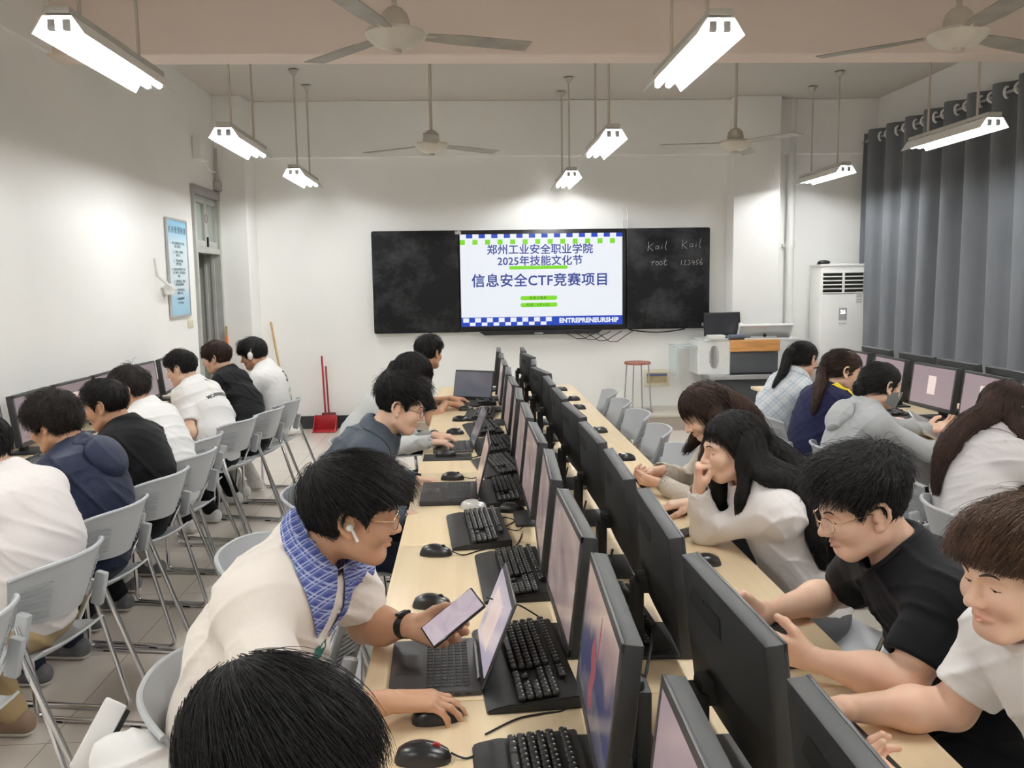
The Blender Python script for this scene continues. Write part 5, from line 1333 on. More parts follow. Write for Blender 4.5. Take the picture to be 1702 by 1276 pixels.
        f.sub(Cap(NB-tg*.012+F*.014, skull+F*.01+U*.03, nr, nr*1.15), .010)
        V, Q = f.mesh(); sho = np_obj('shirt' if neck not in ('jacket', 'hood') else ('jacket' if neck == 'jacket' else 'hooded_top'), V, Q, top, root)
        if neck in ('crew', 'wide'):
            ax = nrm(skull-NB); e1 = nrm(F-ax*(F@ax)); e2 = np.cross(ax, e1); bv = BVHTree.FromPolygons([Vector(v) for v in V], [list(map(int, q)) for q in Q]); rg = []
            for a in np.linspace(0, 2*PI, 37)[:-1]:
                o = NB+(e1*math.cos(a)+e2*math.sin(a))*(nr+.010)+F*.010; hit = bv.ray_cast(Vector(o+ax*.10), Vector(-ax), .25); rg.append((V3(*hit[0])-o)@ax if hit[0] is not None else 0.0)
            rg = np.array(rg)
            for _ in range(3): rg = (np.roll(rg, 1)+rg+np.roll(rg, -1))/3
            MB().tube([tuple(NB+(e1*math.cos(a)+e2*math.sin(a))*(nr+.006)+F*.010+ax*(q-.001)) for a, q in zip(np.linspace(0, 2*PI, 37)[:-1], rg)], .0088*s, 8, closed=True).build('neckband', top, root)
    else: sho = None
    if collar is not None: collar_build(collar, NB, skull, V3(math.cos(a_), math.sin(a_), 0)*.5+F*.5, s, root, sho)
    # trousers and shoes
    if legs and pants is not None:
        pp = [Ell(pel-U*.01, V3(.17, .13, .105)*s, np.stack([Lf, F, U], 1), .06)]; sh_b = []; sol = []
        for q in (-1, 1):
            hp_ = pel+Lf*q*.085*s-U*.02; kn_ = hp_+F*knee+Lf*q*.05+V3(0, 0, .49-hp_[2]); an = kn_-F*(.08 if feet is None else feet)+V3(0, 0, .10-kn_[2])
            pp += [Cap(hp_, kn_, .088*s, .066*s, .05), Cap(kn_, an, .064*s, .052*s, .03)]
            sh_b.append((an, q))
        lo, hi = prim_box(pp, .03); f = Fld(lo, hi, max(h, .009))
        for p_ in pp: f.add(p_)
        X, Y, Z = f.XYZ(); f.F = f.F+(.006*fold(X, Y, Z, 24, seed+5)).astype(F32)
        V, Q = f.mesh(); np_obj('trousers', V, Q, pants, root)
        for an, q in sh_b:
            a0 = an+V3(0, 0, .045-an[2])-F*.045; b0 = an+F*.15+V3(0, 0, .036-an[2])
            f = Fld(np.minimum(a0, b0)-.07, np.maximum(a0, b0)+V3(.07, .07, .10), .007)
            for p_ in (Cap(a0, b0-U*.004, .035, .033, .03), Cap(a0+U*.022, a0+F*.05+U*.016, .033, .030, .03), Cap(a0+F*.07+U*.012, b0, .033, .030, .03)): f.add(p_)
            f.cut(V3(a0[0], a0[1], .022), V3(0, 0, -1)); V, Q = f.mesh(); so = np_obj('shoe', V, Q, shoe or M_shoew, root)
            f = Fld(np.minimum(a0, b0)-.07, np.maximum(a0, b0)+V3(.07, .07, .05), .007); f.add(Cap(a0, b0, .041, .039)); f.cut(V3(a0[0], a0[1], .026), V3(0, 0, 1)); f.cut(V3(a0[0], a0[1], .003), V3(0, 0, -1)); V, Q = f.mesh(); np_obj('sole', V, Q, M_sole, so)
    info = dict(root=root, c=c, HM=HM, NB=NB, skull=skull, F=F, L=SL, U=U, pel=pel, sp=sp, tang=tang, arms=arms, T=T, shirt=sho, s=s)
    return info
def peval_grid(prims, X, Y, Z):
    d = None
    for p in prims:
        e = p.d(X, Y, Z); d = e if d is None else np.minimum(d, e)
    return d
def collar_build(m, NB, skull, F, s, root, shirt, wide=1.0):
    """a shirt collar: a stand round the neck folded down into two pointed leaves lying on the shirt"""
    ax = nrm(skull-NB); fw = nrm(F-ax*(F@ax)); sd = np.cross(ax, fw)
    bv = BVHTree.FromPolygons([v.co.copy() for v in shirt.data.vertices], [list(p.vertices) for p in shirt.data.polygons])
    def out(q, lift, dr):
        dr = Vector(nrm(dr)); q = Vector(q); hit = bv.ray_cast(q+dr*.16, -dr, .16+.06)
        if hit[0] is None: return tuple(q)
        return tuple(hit[0]+dr*lift)
    P = []; n = 48
    for i in range(n+1):
        a = math.radians(-166+332*i/n); e = abs(i/n*2-1); dirv = -fw*math.cos(a)+sd*math.sin(a)
        top = NB+fw*.006+ax*(.050-.022*e)*s+dirv*(.074*s); drop = (.042+.078*e**3)*s*wide
        hit = bv.ray_cast(Vector(top+dirv*.012+ax*.12), Vector(-ax), .2)
        if hit[0] is not None and (V3(*hit[0])-top)@ax > -.012: top = top+ax*((V3(*hit[0])-top)@ax+.014)
        low = top-ax*drop+dirv*(.046*s*(1-.4*e))-U0*.02*e+fw*.045*e**3
        row = [tuple(top-dirv*.006-ax*.04), tuple(top-dirv*.003), tuple(top+dirv*.004)]
        for t in (.25, .5, .75, 1.0): row.append(out((top+dirv*.004)*(1-t)+low*t, .010 if t < 1 else .006, ax*.6+dirv))
        P.append(row)
    MB().grid(P).solidify(.003).build('collar', m, root, angle=60)
U0 = V3(0, 0, 1)
M_shoew = mat('white_sneaker', (.70, .70, .68), .6, var=.05, vscale=20); M_sole = mat('shoe_sole', (.62, .60, .56), .7)
M_shoed = mat('grey_sneaker', (.13, .13, .14), .7, var=.2, vscale=25)
M_shoeb = mat('brown_suede', (.26, .18, .12), .85, var=.1)
# ================================================================== the people
C_white = cloth('white_cotton', (.80, .795, .785)); C_pinkw = cloth('pale_pink_white_cotton', (.80, .755, .745)); C_cream = cloth('cream_pique', (.80, .74, .68), bscale=160)
C_black = cloth('black_cotton', (.006, .006, .0075)); C_navyj = cloth('navy_nylon', (.017, .022, .048), .5, bump=.3, bscale=30); C_slate = cloth('slate_nylon', (.055, .068, .092), .6, bump=.25, bscale=30)
C_greyl = cloth('light_grey_jersey', (.56, .575, .57)); C_knit = cloth('cream_knit', (.62, .565, .49), bump=.5, bscale=120); C_blouse = cloth('white_satin', (.80, .77, .765), .5, bump=.35, bscale=18)
C_hood = cloth('grey_hoodie', (.40, .41, .42)); C_navyw = cloth('navy_wool', (.012, .014, .045)); C_stripe = stripes('grey_white_stripe', (.62, .595, .59), (.52, .50, .505), 150)
C_plaidb = plaid('blue_plaid', (.055, .075, .27), (.55, .60, .76), (.12, .16, .42), 46); C_plaidw = plaid('pale_blue_plaid', (.66, .70, .74), (.40, .47, .56), (.74, .76, .78), 14)
P_black = cloth('black_trousers', (.006, .006, .0075)); P_navy = cloth('navy_trousers', (.014, .018, .034)); P_khaki = cloth('khaki_trousers', (.42, .31, .17), bump=.4); P_grey = cloth('grey_trousers', (.12, .12, .13)); P_white = cloth('pale_trousers', (.62, .61, .58))
D0 = (0, 0, -1)
def decal(info, me, m, org, u, n, name='print'):
    """lay a flat text mesh on the shirt, following its surface"""
    sh = info['shirt']; bv = BVHTree.FromPolygons([v.co.copy() for v in sh.data.vertices], [list(p.vertices) for p in sh.data.polygons])
    u = Vector(u).normalized(); n = Vector(n); n = (n-u*n.dot(u)).normalized(); v = n.cross(u)
    bm = bmesh.new(); bm.from_mesh(me); bmesh.ops.subdivide_edges(bm, edges=list(bm.edges), cuts=1); 
    bmesh.ops.triangulate(bm, faces=list(bm.faces))
    for q in bm.verts:
        o = Vector(org)+u*q.co.x+v*q.co.y+n*.25; hit = bv.ray_cast(o, -n, .6)
        q.co = (hit[0]+n*.0025) if hit[0] is not None else Vector(org)+u*q.co.x+v*q.co.y
    out = bpy.data.meshes.new(name); bm.to_mesh(out); bm.free(); return link_mesh(name, out, m, info['root'], False)
HS = dict(style='short')
# ---- centre row, left side (facing right)
person('person seen from above at the bottom edge, black-haired head bent over the desk', (-.272, 1.10, 1.062), 4, 0, pitch=26, top=C_white, pants=P_black, h=.009, hh=.0045, R=dict(w=(-.2, .95, .76)), L=dict(w=(-.25, 1.3, .74)),
       hair=dict(style='short', line='fringe', color='black', vol=(.030, .024, .028), len=(.04, .07, .10, .11), n=9000, r=.0006, mess=.14, lift=.06, whorl=(-.015, -.075, .095), comb=(.05, .35, 0), over=.02), legs=False)
polo = person('person in a cream polo shirt with blue plaid collar, reading a phone', (-.278, 2.045, 1.145), 5, 0, pitch=6, top=C_cream, neck='polo', collar=C_plaidb, pants=P_grey, h=.0055, hh=.003, skin='c', build=1.18, fat=1.08, pel=(-.60, 2.02), slouch=.035, nb=(-.03, .055), glasses='gold', sh_yaw=-24, seed=1.3,
       R=dict(w=(-.180, 1.80, .803), fd=(.95, .14, -.10), pn=D0, pose='mouse', pole=(-.3, -1, -.4)), L=dict(w=(-.150, 2.119, .840), fd=(.745, -.5, .0), pn=(-.35, -.55, .76), pose='cradle', elbow=(-.285, 2.235, .80)),
       hair=dict(style='short', color='black', line='short', vol=(.036, .018, .024), front=.010, len=(.02, .025, .07, .10), n=8500, r=.00065, mess=.16, lift=.10, whorl=(.0, -.07, .10), comb=(0, .35, 0), fr=.8))
def polo_extras():
    T = polo['T']; r = polo['root']
    eb = MB().ball(tuple(T(.089, -.004, -.004)), .0085, 14).tube([T(.092, .002, -.008), T(.092, .016, -.034)], .0034, 10)
    eb.build('earbud', M_white, r)
    side, S_, E, W, *_ = polo['arms'][1]; d = nrm(W-E); q = W-d*.028; a = nrm(np.cross(d, V3(0, 0, 1))); b = np.cross(d, a)
    wt = MB()
    P = [[tuple(q+d*x+(a*math.cos(t)*1.05+b*math.sin(t))*.0305) for t in np.linspace(0, 2*PI, 25)] for x in (-.011, -.004, .004, .011)]
    wt.grid(P).solidify(.003); wo = wt.build('watch', M_black, r)
    MB().box((0, 0, 0), (.024, .036, .009), .003, M=Matrix.Translation(q+b*-.033) @ Matrix(((d[0], a[0], b[0]), (d[1], a[1], b[1]), (d[2], a[2], b[2]))).to_4x4()).build('watch_face', M_phone, wo)
    o = polo['sp'](.55)+V3(.17, -.06, .02)
    em = textmesh('■', .05, 'CENTER'); decal(polo, em, mat('green_badge', (.03, .16, .14), .7), o, (.1, -1, 0.0), (1, .1, .3), 'badge')
    em = textmesh('校服', .022, 'CENTER'); decal(polo, em, mat('badge_ink', (.1, .1, .1), .7), o-V3(.005, 0, .04), (.1, -1, 0.0), (1, .1, .3), 'badge_text')
    bt = MB()
    bv = BVHTree.FromPolygons([v.co.copy() for v in polo['shirt'].data.vertices], [list(p.vertices) for p in polo['shirt'].data.polygons])
    for k in range(2):
        hit = bv.ray_cast(Vector(polo['NB']+V3(.45, -.14, -.085-.05*k)), Vector((-1, .3, -.15)).normalized(), 1.0)
        if hit[0] is not None: bt.ball(tuple(hit[0]), .0055, 10)
    bt.build('button', M_white, r)
polo_extras()
p3 = person('person in a slate jacket with black-framed glasses, bent close to the desk', (-.300, 3.86, 1.145), -2, 0, pitch=16, top=C_slate, neck='jacket', sleeve='long', pants=P_navy, h=.0075, hh=.0036, skin='b', fat=1.06, build=1.08, glasses='black', seed=2.1, pel=(-.70, 3.9),
       R=dict(w=(-.27, 3.55, .74), pole=(-.4, -.6, -.6)), L=dict(w=(-.25, 4.10, .76)),
       hair=dict(style='short', color='black', line='short', vol=(.044, .008, .012), front=.012, len=(.010, .012, .04, .06), n=4500, r=.0009, mess=.25, lift=.3, comb=(0, .4, .1)))
person('person in light grey long sleeves typing, mostly hidden behind the slate jacket', (-.325, 5.12, 1.15), 0, 0, pitch=24, top=C_greyl, sleeve='long', pants=P_black, h=.008, hh=.0045, skin='b', seed=3, pel=(-.74, 5.12), glasses='gold',
       R=dict(w=(-.225, 4.86, .805), fd=(.95, .18, -.1), pose='type', pole=(-.4, -.8, -.4)), L=dict(w=(-.20, 5.10, .80), fd=(.95, -.15, -.1), pose='type'),
       hair=dict(style='long', color='black', vol=(.022, .020, .024), len=(.06, .08, .09, .09), n=1800, r=.0016, mess=.08, lift=.04, comb=(0, .12, -.2), guides=[([(.03, -.095, .02, 0), (.02, -.12, -.10, 0)], (.05, .03), 200), ([(.07, -.03, .0, 0), (.068, -.04, -.12, 0)], (.03, .014), 120)]))
person('farthest person of the centre row, in black, looking away to the front', (-.285, 6.52, 1.165), 52, 5, pitch=4, top=C_black, pants=P_black, h=.009, hh=.005, skin='c', seed=4, pel=(-.60, 6.5),
       R=dict(w=(-.17, 6.46, .80), fd=(.95, .1, -.1), pose='mouse', pole=(-.3, -.8, -.5)), L=dict(w=(-.13, 6.72, .80), fd=(.95, .1, -.1), pose='type'),
       hair=dict(style='short', color='black', vol=(.030, .014, .018), len=(.02, .03, .06, .07), n=1500, r=.0016, mess=.2, lift=.2, comb=(0, .2, 0)))
# ---- centre row, right side (facing left)
r1 = person('brown-haired person in a white T-shirt at the right edge, hand on a mouse', (.985, 1.49, 1.148), 191, 182, pitch=6, top=C_white, pants=P_black, h=.0055, hh=.003, skin='b', seed=5, pel=(1.30, 1.50), fat=1.0, slouch=.03,
       R=dict(w=(.755, 1.70, .80), fd=(-.95, .1, -.15), pose='mouse', elbow=(.99, 1.69, .795)), L=dict(w=(.80, 1.40, .80), fd=(-.8, .3, .1), pn=(-.4, .3, .8), pose='hold', pole=(.2, -.8, -.6)),
       hair=dict(style='short', color='light', line='short', vol=(.030, .016, .022), front=-.012, len=(.03, .045, .07, .09), n=8500, r=.00065, mess=.18, lift=.05, comb=(.06, .3, -.05), over=.004, fr=.5))
r2 = person('person in a black T-shirt with spiky black hair and thin glasses', (.940, 2.03, 1.13), 180, 180, pitch=16, top=C_black, pants=P_black, h=.0055, hh=.003, skin='b', seed=6, fat=1.12, build=1.18, pel=(1.32, 2.06), glasses='gold', slouch=.045, neck='wide',
       R=dict(w=(.775, 2.235, .795), fd=(-.93, -.36, .05), pn=(.2, -.8, .3), pose='cradle', elbow=(1.055, 2.37, .80)), L=dict(w=(.778, 1.905, .815), fd=(-.78, .60, .12), pn=(.5, .80, .2), pose='cradle', elbow=(.945, 1.80, .80)),
       hair=dict(style='short', color='black', line='short', vol=(.046, .009, .012), front=.012, len=(.010, .012, .036, .048), n=8500, r=.0007, mess=.30, lift=.5, comb=(0, .4, .15), fr=.8))
r3 = person('woman with very long black hair in a white blouse, fist held to her mouth', (.905, 2.95, 1.105), 182, 184, pitch=8, top=C_blouse, sleeve='long', pants=P_grey, h=.006, hh=.0034, skin='b', seed=7, folds=.006, build=.95, pel=(1.20, 2.98), slouch=.03,
       L=dict(w=(.795, 2.975, .955), fd=(-.02, -.1, 1), pn=(.95, -.2, 0), pose='fist', elbow=(.835, 3.03, .79)), R=dict(w=(.885, 3.40, .80), fd=(-.95, .05, -.1), pose='mouse', pole=(.3, .8, -.5)),
       hair=dict(style='long', color='black', vol=(.016, .014, .018), len=(.07, .09, .10, .10), n=4500, r=.0009, mess=.04, lift=.02, comb=(0, -.25, -.35), whorl=(0, .05, .12), fr=.35,
                 guides=[([(-.055, -.055, .05, 0), (-.080, -.055, -.05, 0), (1.06, 2.80, .97), (1.13, 2.77, .85), (1.16, 2.77, .73)], (.036, .040, .040, .036, .012), 1100), ([(-.068, -.03, .055, 0), (-.084, -.030, -.03, 0), (1.00, 2.815, 1.0), (1.07, 2.79, .88)], (.024, .030, .034, .014), 500), ([(.0, -.09, .03, 0), (0, -.115, -.06, 0), (1.13, 2.90, .90), (1.17, 2.86, .72)], (.05, .055, .055, .024), 700),
                         ([(.062, -.04, .03, 0), (.08, -.03, -.08, 0), (.93, 3.04, .92), (.93, 3.04, .84)], (.036, .04, .035, .02), 350), ([(-.068, -.01, .04, 0), (-.078, .0, -.05, 0), (.935, 2.86, .95), (.925, 2.90, .86)], (.018, .021, .019, .006), 480)]))
r4 = person('woman with dark brown hair in a cream knit, looking down at a phone', (1.03, 3.76, 1.105), 184, 180, pitch=30, top=C_knit, sleeve='long', pants=P_black, h=.007, hh=.0038, skin='b', seed=8, pel=(1.28, 3.86), build=.93,
       R=dict(w=(.87, 3.93, .815), fd=(-.9, -.2, -.1), pn=(.1, -.6, -.75), pose='hold', pole=(.3, .7, -.6)), L=dict(w=(.835, 3.72, .805), fd=(-.85, .4, 0), pn=(-.1, .4, .85), pose='hold', pole=(.3, -.7, -.6)),
       hair=dict(style='long', color='brown', vol=(.020, .020, .024), len=(.07, .09, .10, .10), n=2400, r=.0013, mess=.08, lift=.03, comb=(0, -.03, -.3), whorl=(0, .02, .12),
                 guides=[([(-.062, -.02, .03, 0), (-.085, -.01, -.07, 0), (1.02, 3.66, .92), (1.00, 3.68, .80)], (.04, .045, .045, .02), 500), ([(0, -.09, .03, 0), (0, -.12, -.06, 0), (1.22, 3.78, .85)], (.055, .06, .03), 350), ([(.062, -.02, .03, 0), (.08, .0, -.08, 0), (.98, 3.92, .90)], (.04, .04, .02), 250)]))
# ---- left row (facing the left wall)
person('person in a pale white shirt and khaki trousers, cut by the left edge', (-1.745, 3.17, 1.115), 178, 170, pitch=22, top=C_pinkw, pants=P_khaki, shoe=M_shoeb, h=.007, hh=.0042, skin='b', seed=9, pel=(-1.575, 3.10), build=1.12, slouch=.085, folds=.007, knee=.40, feet=.20,
       R=dict(w=(-2.0, 3.3, .78)), L=dict(w=(-1.97, 2.95, .78)), hair=dict(style='short', color='black', line='short', vol=(.024, .018, .026), len=(.03, .04, .06, .06), n=1500, r=.0016, mess=.2, lift=.15))
navy = person('person with fluffy curly hair and glasses in a navy hooded jacket', (-1.80, 3.87, 1.10), 174, 170, pitch=18, top=C_navyj, neck='hood', sleeve='long', pants=P_navy, h=.007, hh=.0038, skin='c', seed=10, pel=(-1.64, 3.79), build=1.10, slouch=.065, glasses='clear', folds=.008,
       feet=.20, shoe=M_shoed, R=dict(w=(-2.05, 3.85, .78)), L=dict(w=(-2.02, 3.5, .78)), hair=dict(style='short', color='soft', line='fringe', vol=(.036, .032, .034), front=.006, len=(.02, .03, .035, .04), n=6500, r=.0009, mess=.45, lift=.12, comb=(0, .1, 0), over=.012))
person('large person in a plain black T-shirt, second row of backs on the left', (-1.80, 4.43, 1.10), 180, 170, pitch=14, top=C_black, pants=P_black, h=.008, hh=.0042, skin='c', seed=11, pel=(-1.66, 4.38), build=1.14, slouch=.065,
       feet=.20, shoe=M_shoed, R=dict(w=(-2.05, 4.4, .78)), L=dict(w=(-2.03, 4.1, .78)), hair=dict(style='short', color='black', line='short', vol=(.022, .010, .016), front=.008, len=(.012, .018, .04, .05), n=2600, r=.0013, mess=.2, lift=.2, comb=(0, .2, 0)))
person('person in a plain white T-shirt between two black-haired neighbours on the left', (-1.95, 5.13, 1.10), 188, 170, pitch=14, top=C_white, pants=P_white, h=.008, hh=.005, skin='c', seed=12, pel=(-1.68, 4.94), build=1.0, slouch=.065,
       feet=.20, shoe=M_shoed, R=dict(w=(-2.1, 5.0, .78)), L=dict(w=(-2.1, 4.7, .78)), hair=dict(style='short', color='soft', line='fringe', vol=(.026, .022, .026), len=(.02, .03, .045, .05), n=2600, r=.0013, mess=.3, lift=.1))
let = person('person in a white T-shirt with black lettering across the back', (-2.04, 6.35, 1.10), 176, 160, pitch=14, top=C_white, pants=P_black, h=.008, hh=.0048, skin='b', seed=13, pel=(-1.74, 6.08), build=1.08, slouch=.06, sh_yaw=6, folds=.005, feet=.24,
       R=dict(w=(-2.15, 6.35, .78)), L=dict(w=(-2.12, 5.95, .78)), hair=dict(style='short', color='black', line='short', vol=(.024, .014, .018), len=(.015, .02, .04, .05), n=2000, r=.0015, mess=.2, lift=.2, comb=(0, .2, 0)))
person('slim person in a black T-shirt beside the doorway', (-1.97, 7.0, 1.118), 176, 171, pitch=12, top=C_black, pants=P_black, h=.009, hh=.0048, skin='b', seed=14, pel=(-1.65, 6.62), build=1.0, slouch=.06, glasses='clear',
       feet=.20, R=dict(w=(-2.15, 7.0, .78)), L=dict(w=(-2.12, 6.7, .78)), hair=dict(style='short', color='brown', line='fringe', vol=(.026, .018, .022), len=(.02, .03, .05, .06), n=1800, r=.0015, mess=.2, lift=.15, comb=(0, .2, 0)))
hp7 = person('person wearing white headphones and a white printed T-shirt, farthest on the left', (-1.72, 7.15, 1.13), 174, 171, pitch=16, top=C_white, pants=P_white, h=.009, hh=.0048, skin='c', seed=15, pel=(-1.60, 7.10), build=1.0, slouch=.06,
       feet=.20, R=dict(w=(-2.05, 7.2, .78)), L=dict(w=(-2.02, 6.9, .78)), hair=dict(style='short', color='black', line='fringe', vol=(.028, .016, .02), len=(.02, .03, .06, .07), n=1800, r=.0015, mess=.25, lift=.15, comb=(0, .35, 0)))
# ---- right row (facing right)
pz = person('person with a black ponytail in a pale plaid shirt, nearest the lectern', (2.33, 5.98, 1.115), 30, 8, pitch=10, top=C_plaidw, sleeve='long', pants=P_black, h=.009, hh=.005, skin='b', seed=16, build=.93, pel=(2.10, 6.1),
       R=dict(w=(2.6, 5.9, .79)), L=dict(w=(2.6, 6.3, .79)), hair=dict(style='pony', color='black', vol=(.014, .012, .016), len=(.05, .07, .08, .08), n=1400, r=.0015, mess=.05, lift=.02, comb=(0, -.5, 0), whorl=(0, .06, .08),
       guides=[([(0, -.10, .045, 0), (-.01, -.16, .04, 0), (2.16, 5.90, 1.05), (2.10, 5.90, .93)], (.022, .032, .032, .012), 260)]))
nv = person('woman in a navy jacket with yellow shoulder stripes and a reddish ponytail', (2.255, 5.16, 1.12), -8, 5, pitch=16, top=C_navyw, neck='jacket', sleeve='long', pants=P_navy, h=.0075, hh=.0042, skin='b', seed=17, build=1.06, pel=(2.05, 5.05), glasses='clear',
       R=dict(w=(2.62, 5.0, .79)), L=dict(w=(2.62, 5.35, .79)), hair=dict(style='pony', color='brown', vol=(.016, .014, .018), len=(.05, .07, .08, .08), n=1800, r=.0014, mess=.06, lift=.02, comb=(0, -.5, -.1), whorl=(0, .06, .08),
       guides=[([(0, -.095, .0, 0), (.0, -.13, -.02, 0), (2.10, 5.06, 1.0), (2.02, 5.00, .88)], (.024, .030, .036, .012), 380)]))
gh = person('person in a light grey hooded top wearing a grey face mask', (2.235, 4.63, 1.09), 8, 2, pitch=12, top=C_hood, neck='hood', sleeve='long', pants=P_black, h=.007, hh=.004, skin='b', seed=18, build=.98, pel=(2.04, 4.62),
       R=dict(w=(2.60, 4.52, .79), fd=(.9, .3, -.1), pose='relax', pole=(-.2, -.8, -.5)), L=dict(w=(2.66, 4.92, .80), fd=(.95, .1, .1), pn=(0, -.4, .8), pose='relax'),
       hair=dict(style='bun', color='black', vol=(.016, .014, .018), len=(.05, .06, .07, .07), n=1600, r=.0014, mess=.08, lift=.02, comb=(0, -.5, -.1), whorl=(0, .06, .08), guides=[([(.025, -.095, .01, 0), (-.015, -.125, -.01, 0), (-.01, -.12, -.05, 0), (.02, -.10, -.06, 0)], (.024, .028, .028, .02), 320)]))
st = person('woman with long straight brown-tipped hair in a grey striped shirt', (2.30, 3.63, 1.10), 12, 4, pitch=20, top=C_stripe, sleeve='long', pants=P_grey, h=.0065, hh=.004, skin='b', seed=19, build=1.08, folds=.009, pel=(2.06, 3.40),
       R=dict(w=(2.62, 3.5, .79)), L=dict(w=(2.62, 3.8, .79)), hair=dict(style='long', color='brown', tipcolor='brown', vol=(.018, .018, .022), len=(.07, .09, .10, .10), n=2600, r=.0013, mess=.05, lift=.02, comb=(0, -.05, -.3), whorl=(0, .03, .12),
       guides=[([(.06, -.05, .03, 0), (.082, -.03, -.06, 0), (2.24, 3.42, .90), (2.19, 3.34, .78)], (.042, .045, .045, .016), 700), ([(.02, -.09, .03, 0), (.04, -.12, -.05, 0), (2.08, 3.55, .92), (1.98, 3.50, .78)], (.05, .055, .05, .014), 800), ([(-.06, -.04, .03, 0), (-.08, -.02, -.08, 0), (2.34, 3.76, .86)], (.04, .04, .02), 300)]))
def dress_up():
    ink = mat('black_print', (.02, .02, .022), .7)
    # lettering across the back
    n = -let['F']*.75+V3(0, 0, .55); u = -nrm(np.cross(let['F'], V3(0, 0, 1)))*-1
    u = nrm(np.cross(V3(0, 0, 1), -let['F'])); o = let['sp'](.74)-let['F']*.10+u*.02
    decal(let, textmesh('MORFREISLIN', .041, 'CENTER', .0012, 0, 1.0, .15), ink, o+nrm(let['tang'](.7))*.03-u*.03, u, n, 'back_lettering')
    decal(let, textmesh('◆', .045, 'CENTER'), ink, let['sp'](.93)-let['F']*.05+V3(0, 0, .02), u, n+V3(0, 0, .4), 'neck_mark')
    n = -hp7['F']*.8+V3(0, 0, .5); u = nrm(np.cross(V3(0, 0, 1), -hp7['F'])); o = hp7['sp'](.78)-hp7['F']*.10
    decal(hp7, textmesh('3', .13, 'CENTER', .002), ink, o+V3(0, .03, .02), u, n, 'back_number')
    decal(hp7, textmesh('■', .16, 'CENTER'), mat('dark_green_print', (.06, .10, .09), .8, var=.4, vscale=60), hp7['sp'](.45)-hp7['F']*.1+V3(0, .06, 0), u, n, 'back_patch')
    T = hp7['T']; r = hp7['root']
    hpn = MB()
    for q in (-1, 1): hpn.ball(tuple(T(q*.092, -.008, .0)), (.022, .030, .032), 16)
    hpn.tube([T(.092*math.cos(a)*1.02, -.02-.03*math.sin(a), .02+.085*math.sin(a)) for a in np.linspace(0, PI, 17)], .006, 8); hpn.build('headphones', M_white, r)
    # hood of the navy jacket and of the grey top
    for inf, m, k in ((navy, C_navyj, 1.0), (gh, C_hood, .92)):
        NB, F, L_ = inf['NB'], inf['F'], inf['L']; U = inf['U']
        tg = inf['tang'](.85); bn = nrm(np.cross(L_, tg)); bn = bn if bn@F < 0 else -bn; sd = np.cross(tg, bn)
        hb = [Ell(NB-F*.02-tg*.065+bn*.098, V3(.125, .036, .078)*k, np.stack([sd, bn, tg], 1), .05), Ell(NB-F*.02-tg*.130+bn*.110, V3(.080, .030, .062)*k, np.stack([sd, bn, tg], 1), .06)]
        ring = [NB+U*.012+(-F*math.cos(t_)+L_*math.sin(t_))*.088*k+U*.018*math.cos(t_) for t_ in np.linspace(-2.1, 2.1, 13)]
        hb += [Cap(p0, p1, .024*k, .024*k, .018) for p0, p1 in zip(ring[:-1], ring[1:])]
        lo, hi = prim_box(hb, .03); f = Fld(lo, hi, .005)
        for p_ in hb: f.add(p_)
        X, Y, Z = f.XYZ(); f.F = f.F+(.003*fold(X, Y, Z, 45, 3)).astype(F32); V, Q = f.mesh(); np_obj('hood', V, Q, m, inf['root'])
    # face mask
    T = gh['T']; mk = []
    P = []
    for i in range(15):
        a = math.radians(-98+196*i/14); row = []
        for j in range(9):
            t = j/8; z = -.052+(.046-.100*t)*(1-.40*abs(a/1.71)**2)
            row.append(tuple(T(.0785*math.sin(a)*(1-.22*t*t), .010+(.094+.028*math.exp(-(a/.45)**2)*(1-t*.75))*math.cos(a)*(1-.14*t*t), z)))
        P.append(row)
    MB().grid(P).solidify(.003).build('face_mask', mat('grey_mask', (.20, .21, .22), .8), gh['root'])
    lp = MB()
    for q in (-1, 1): lp.tube([T(q*.062, .03, -.02), T(q*.078, .0, .012), T(q*.082, -.02, .0)], .0015, 6)
    lp.build('mask_loops', M_white, gh['root'])
    # yellow shoulder stripes
    yl = mat('yellow_stripe', (.85, .62, .03), .7)
    side, S_, E, W, *_ = nv['arms'][0]; NB = nv['NB']
    bv = BVHTree.FromPolygons([v.co.copy() for v in nv['shirt'].data.vertices], [list(p.vertices) for p in nv['shirt'].data.polygons])
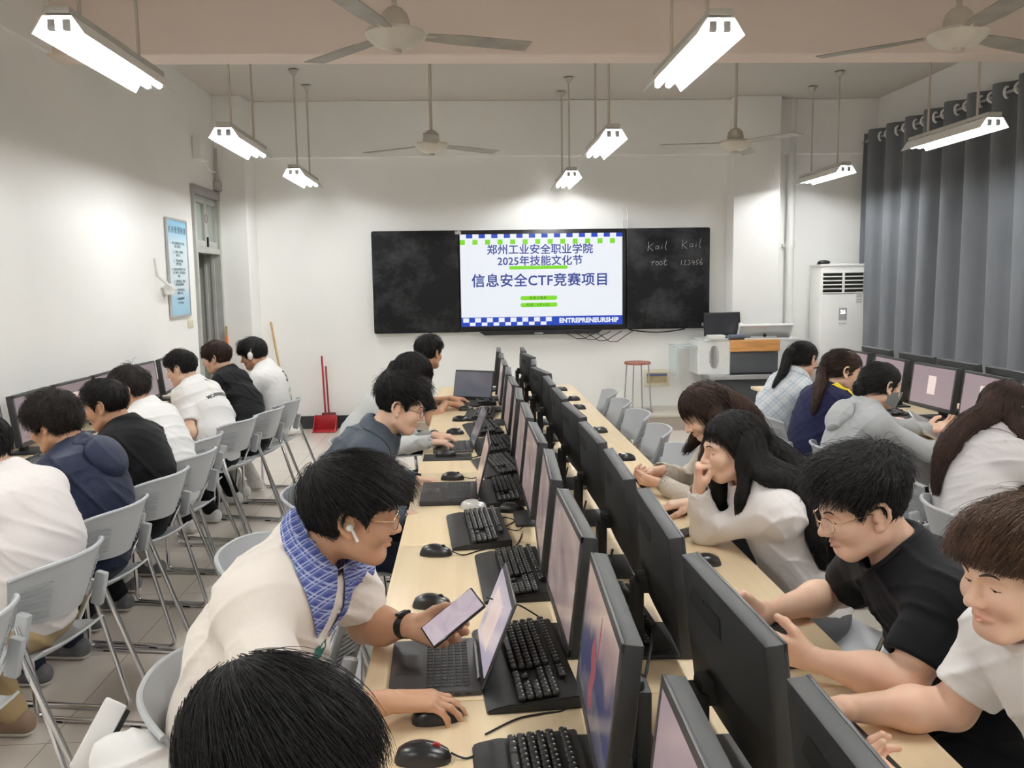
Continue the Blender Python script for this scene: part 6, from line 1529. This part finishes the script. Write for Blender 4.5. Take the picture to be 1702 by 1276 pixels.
    F_, L_ = nv['F'], nv['L']; A0 = V3(NB)-L_*.075+F_*.0+V3(0, 0, .02); A1 = V3(S_)+F_*.085-V3(0, 0, .09)+L_*.03; dr = nrm(V3(0, 0, 1)-L_*.55+F_*.25); pp = nrm(np.cross(A1-A0, dr)); pp = pp if pp@F_ < 0 else -pp
    for k in range(3):
        P = []
        for i in range(16):
            t = i/15; row = []
            for j in range(3):
                o = A0*(1-t)+A1*t+pp*(.025*k+.0095*(j-1)); hit = bv.ray_cast(Vector(o+dr*.25), Vector(-dr), .5)
                row.append(tuple(hit[0]+Vector(dr)*.004) if hit[0] is not None else tuple(o))
            P.append(row)
        MB().grid(P).solidify(.002).build('yellow_stripe', yl, nv['root'])
    # lanyard / pendant of the white blouse, collar leaves of the slate jacket
    collar_build(C_slate, p3['NB'], p3['skull'], p3['F'], 1.08, p3['root'], p3['shirt'])
    collar_build(C_stripe, st['NB'], st['skull'], st['F'], 1.0, st['root'], st['shirt'])
    collar_build(C_plaidw, pz['NB'], pz['skull'], pz['F'], .9, pz['root'], pz['shirt'])
    # bracelet of the farthest person
dress_up()
# a white jacket over the back of the chair at the bottom left
def jacket():
    t = thing('garment', 'crumpled white garment with a stiff flap at the bottom left corner', 'garment', (-.76, 1.82, .66))
    hb = [Cap((-.76, 1.80, .70), (-.66, 1.74, .66), .055, .06, .05), Cap((-.75, 1.86, .66), (-.74, 1.90, .52), .05, .06, .05), Cap((-.70, 1.80, .70), (-.62, 1.80, .62), .05, .05, .04)]
    lo, hi = prim_box(hb, .03); f = Fld(lo, hi, .005)
    for p_ in hb: f.add(p_)
    X, Y, Z = f.XYZ(); f.F = f.F+(.010*fold(X, Y, Z, 40, 2)).astype(F32); V, Q = f.mesh(); np_obj('cloth', V, Q, C_white, t)
    M = Matrix.Translation((-.82, 1.86, .72)) @ Matrix.Rotation(math.radians(28), 4, 'Y') @ Matrix.Rotation(math.radians(-15), 4, 'X')
    obj('flap', MB().box((0, 0, 0), (.05, .012, .16), .005, M=M), C_white, t); obj('flap_lining', MB().box((.012, .010, .02), (.045, .008, .10), .003, M=M), M_pad, t)
jacket()
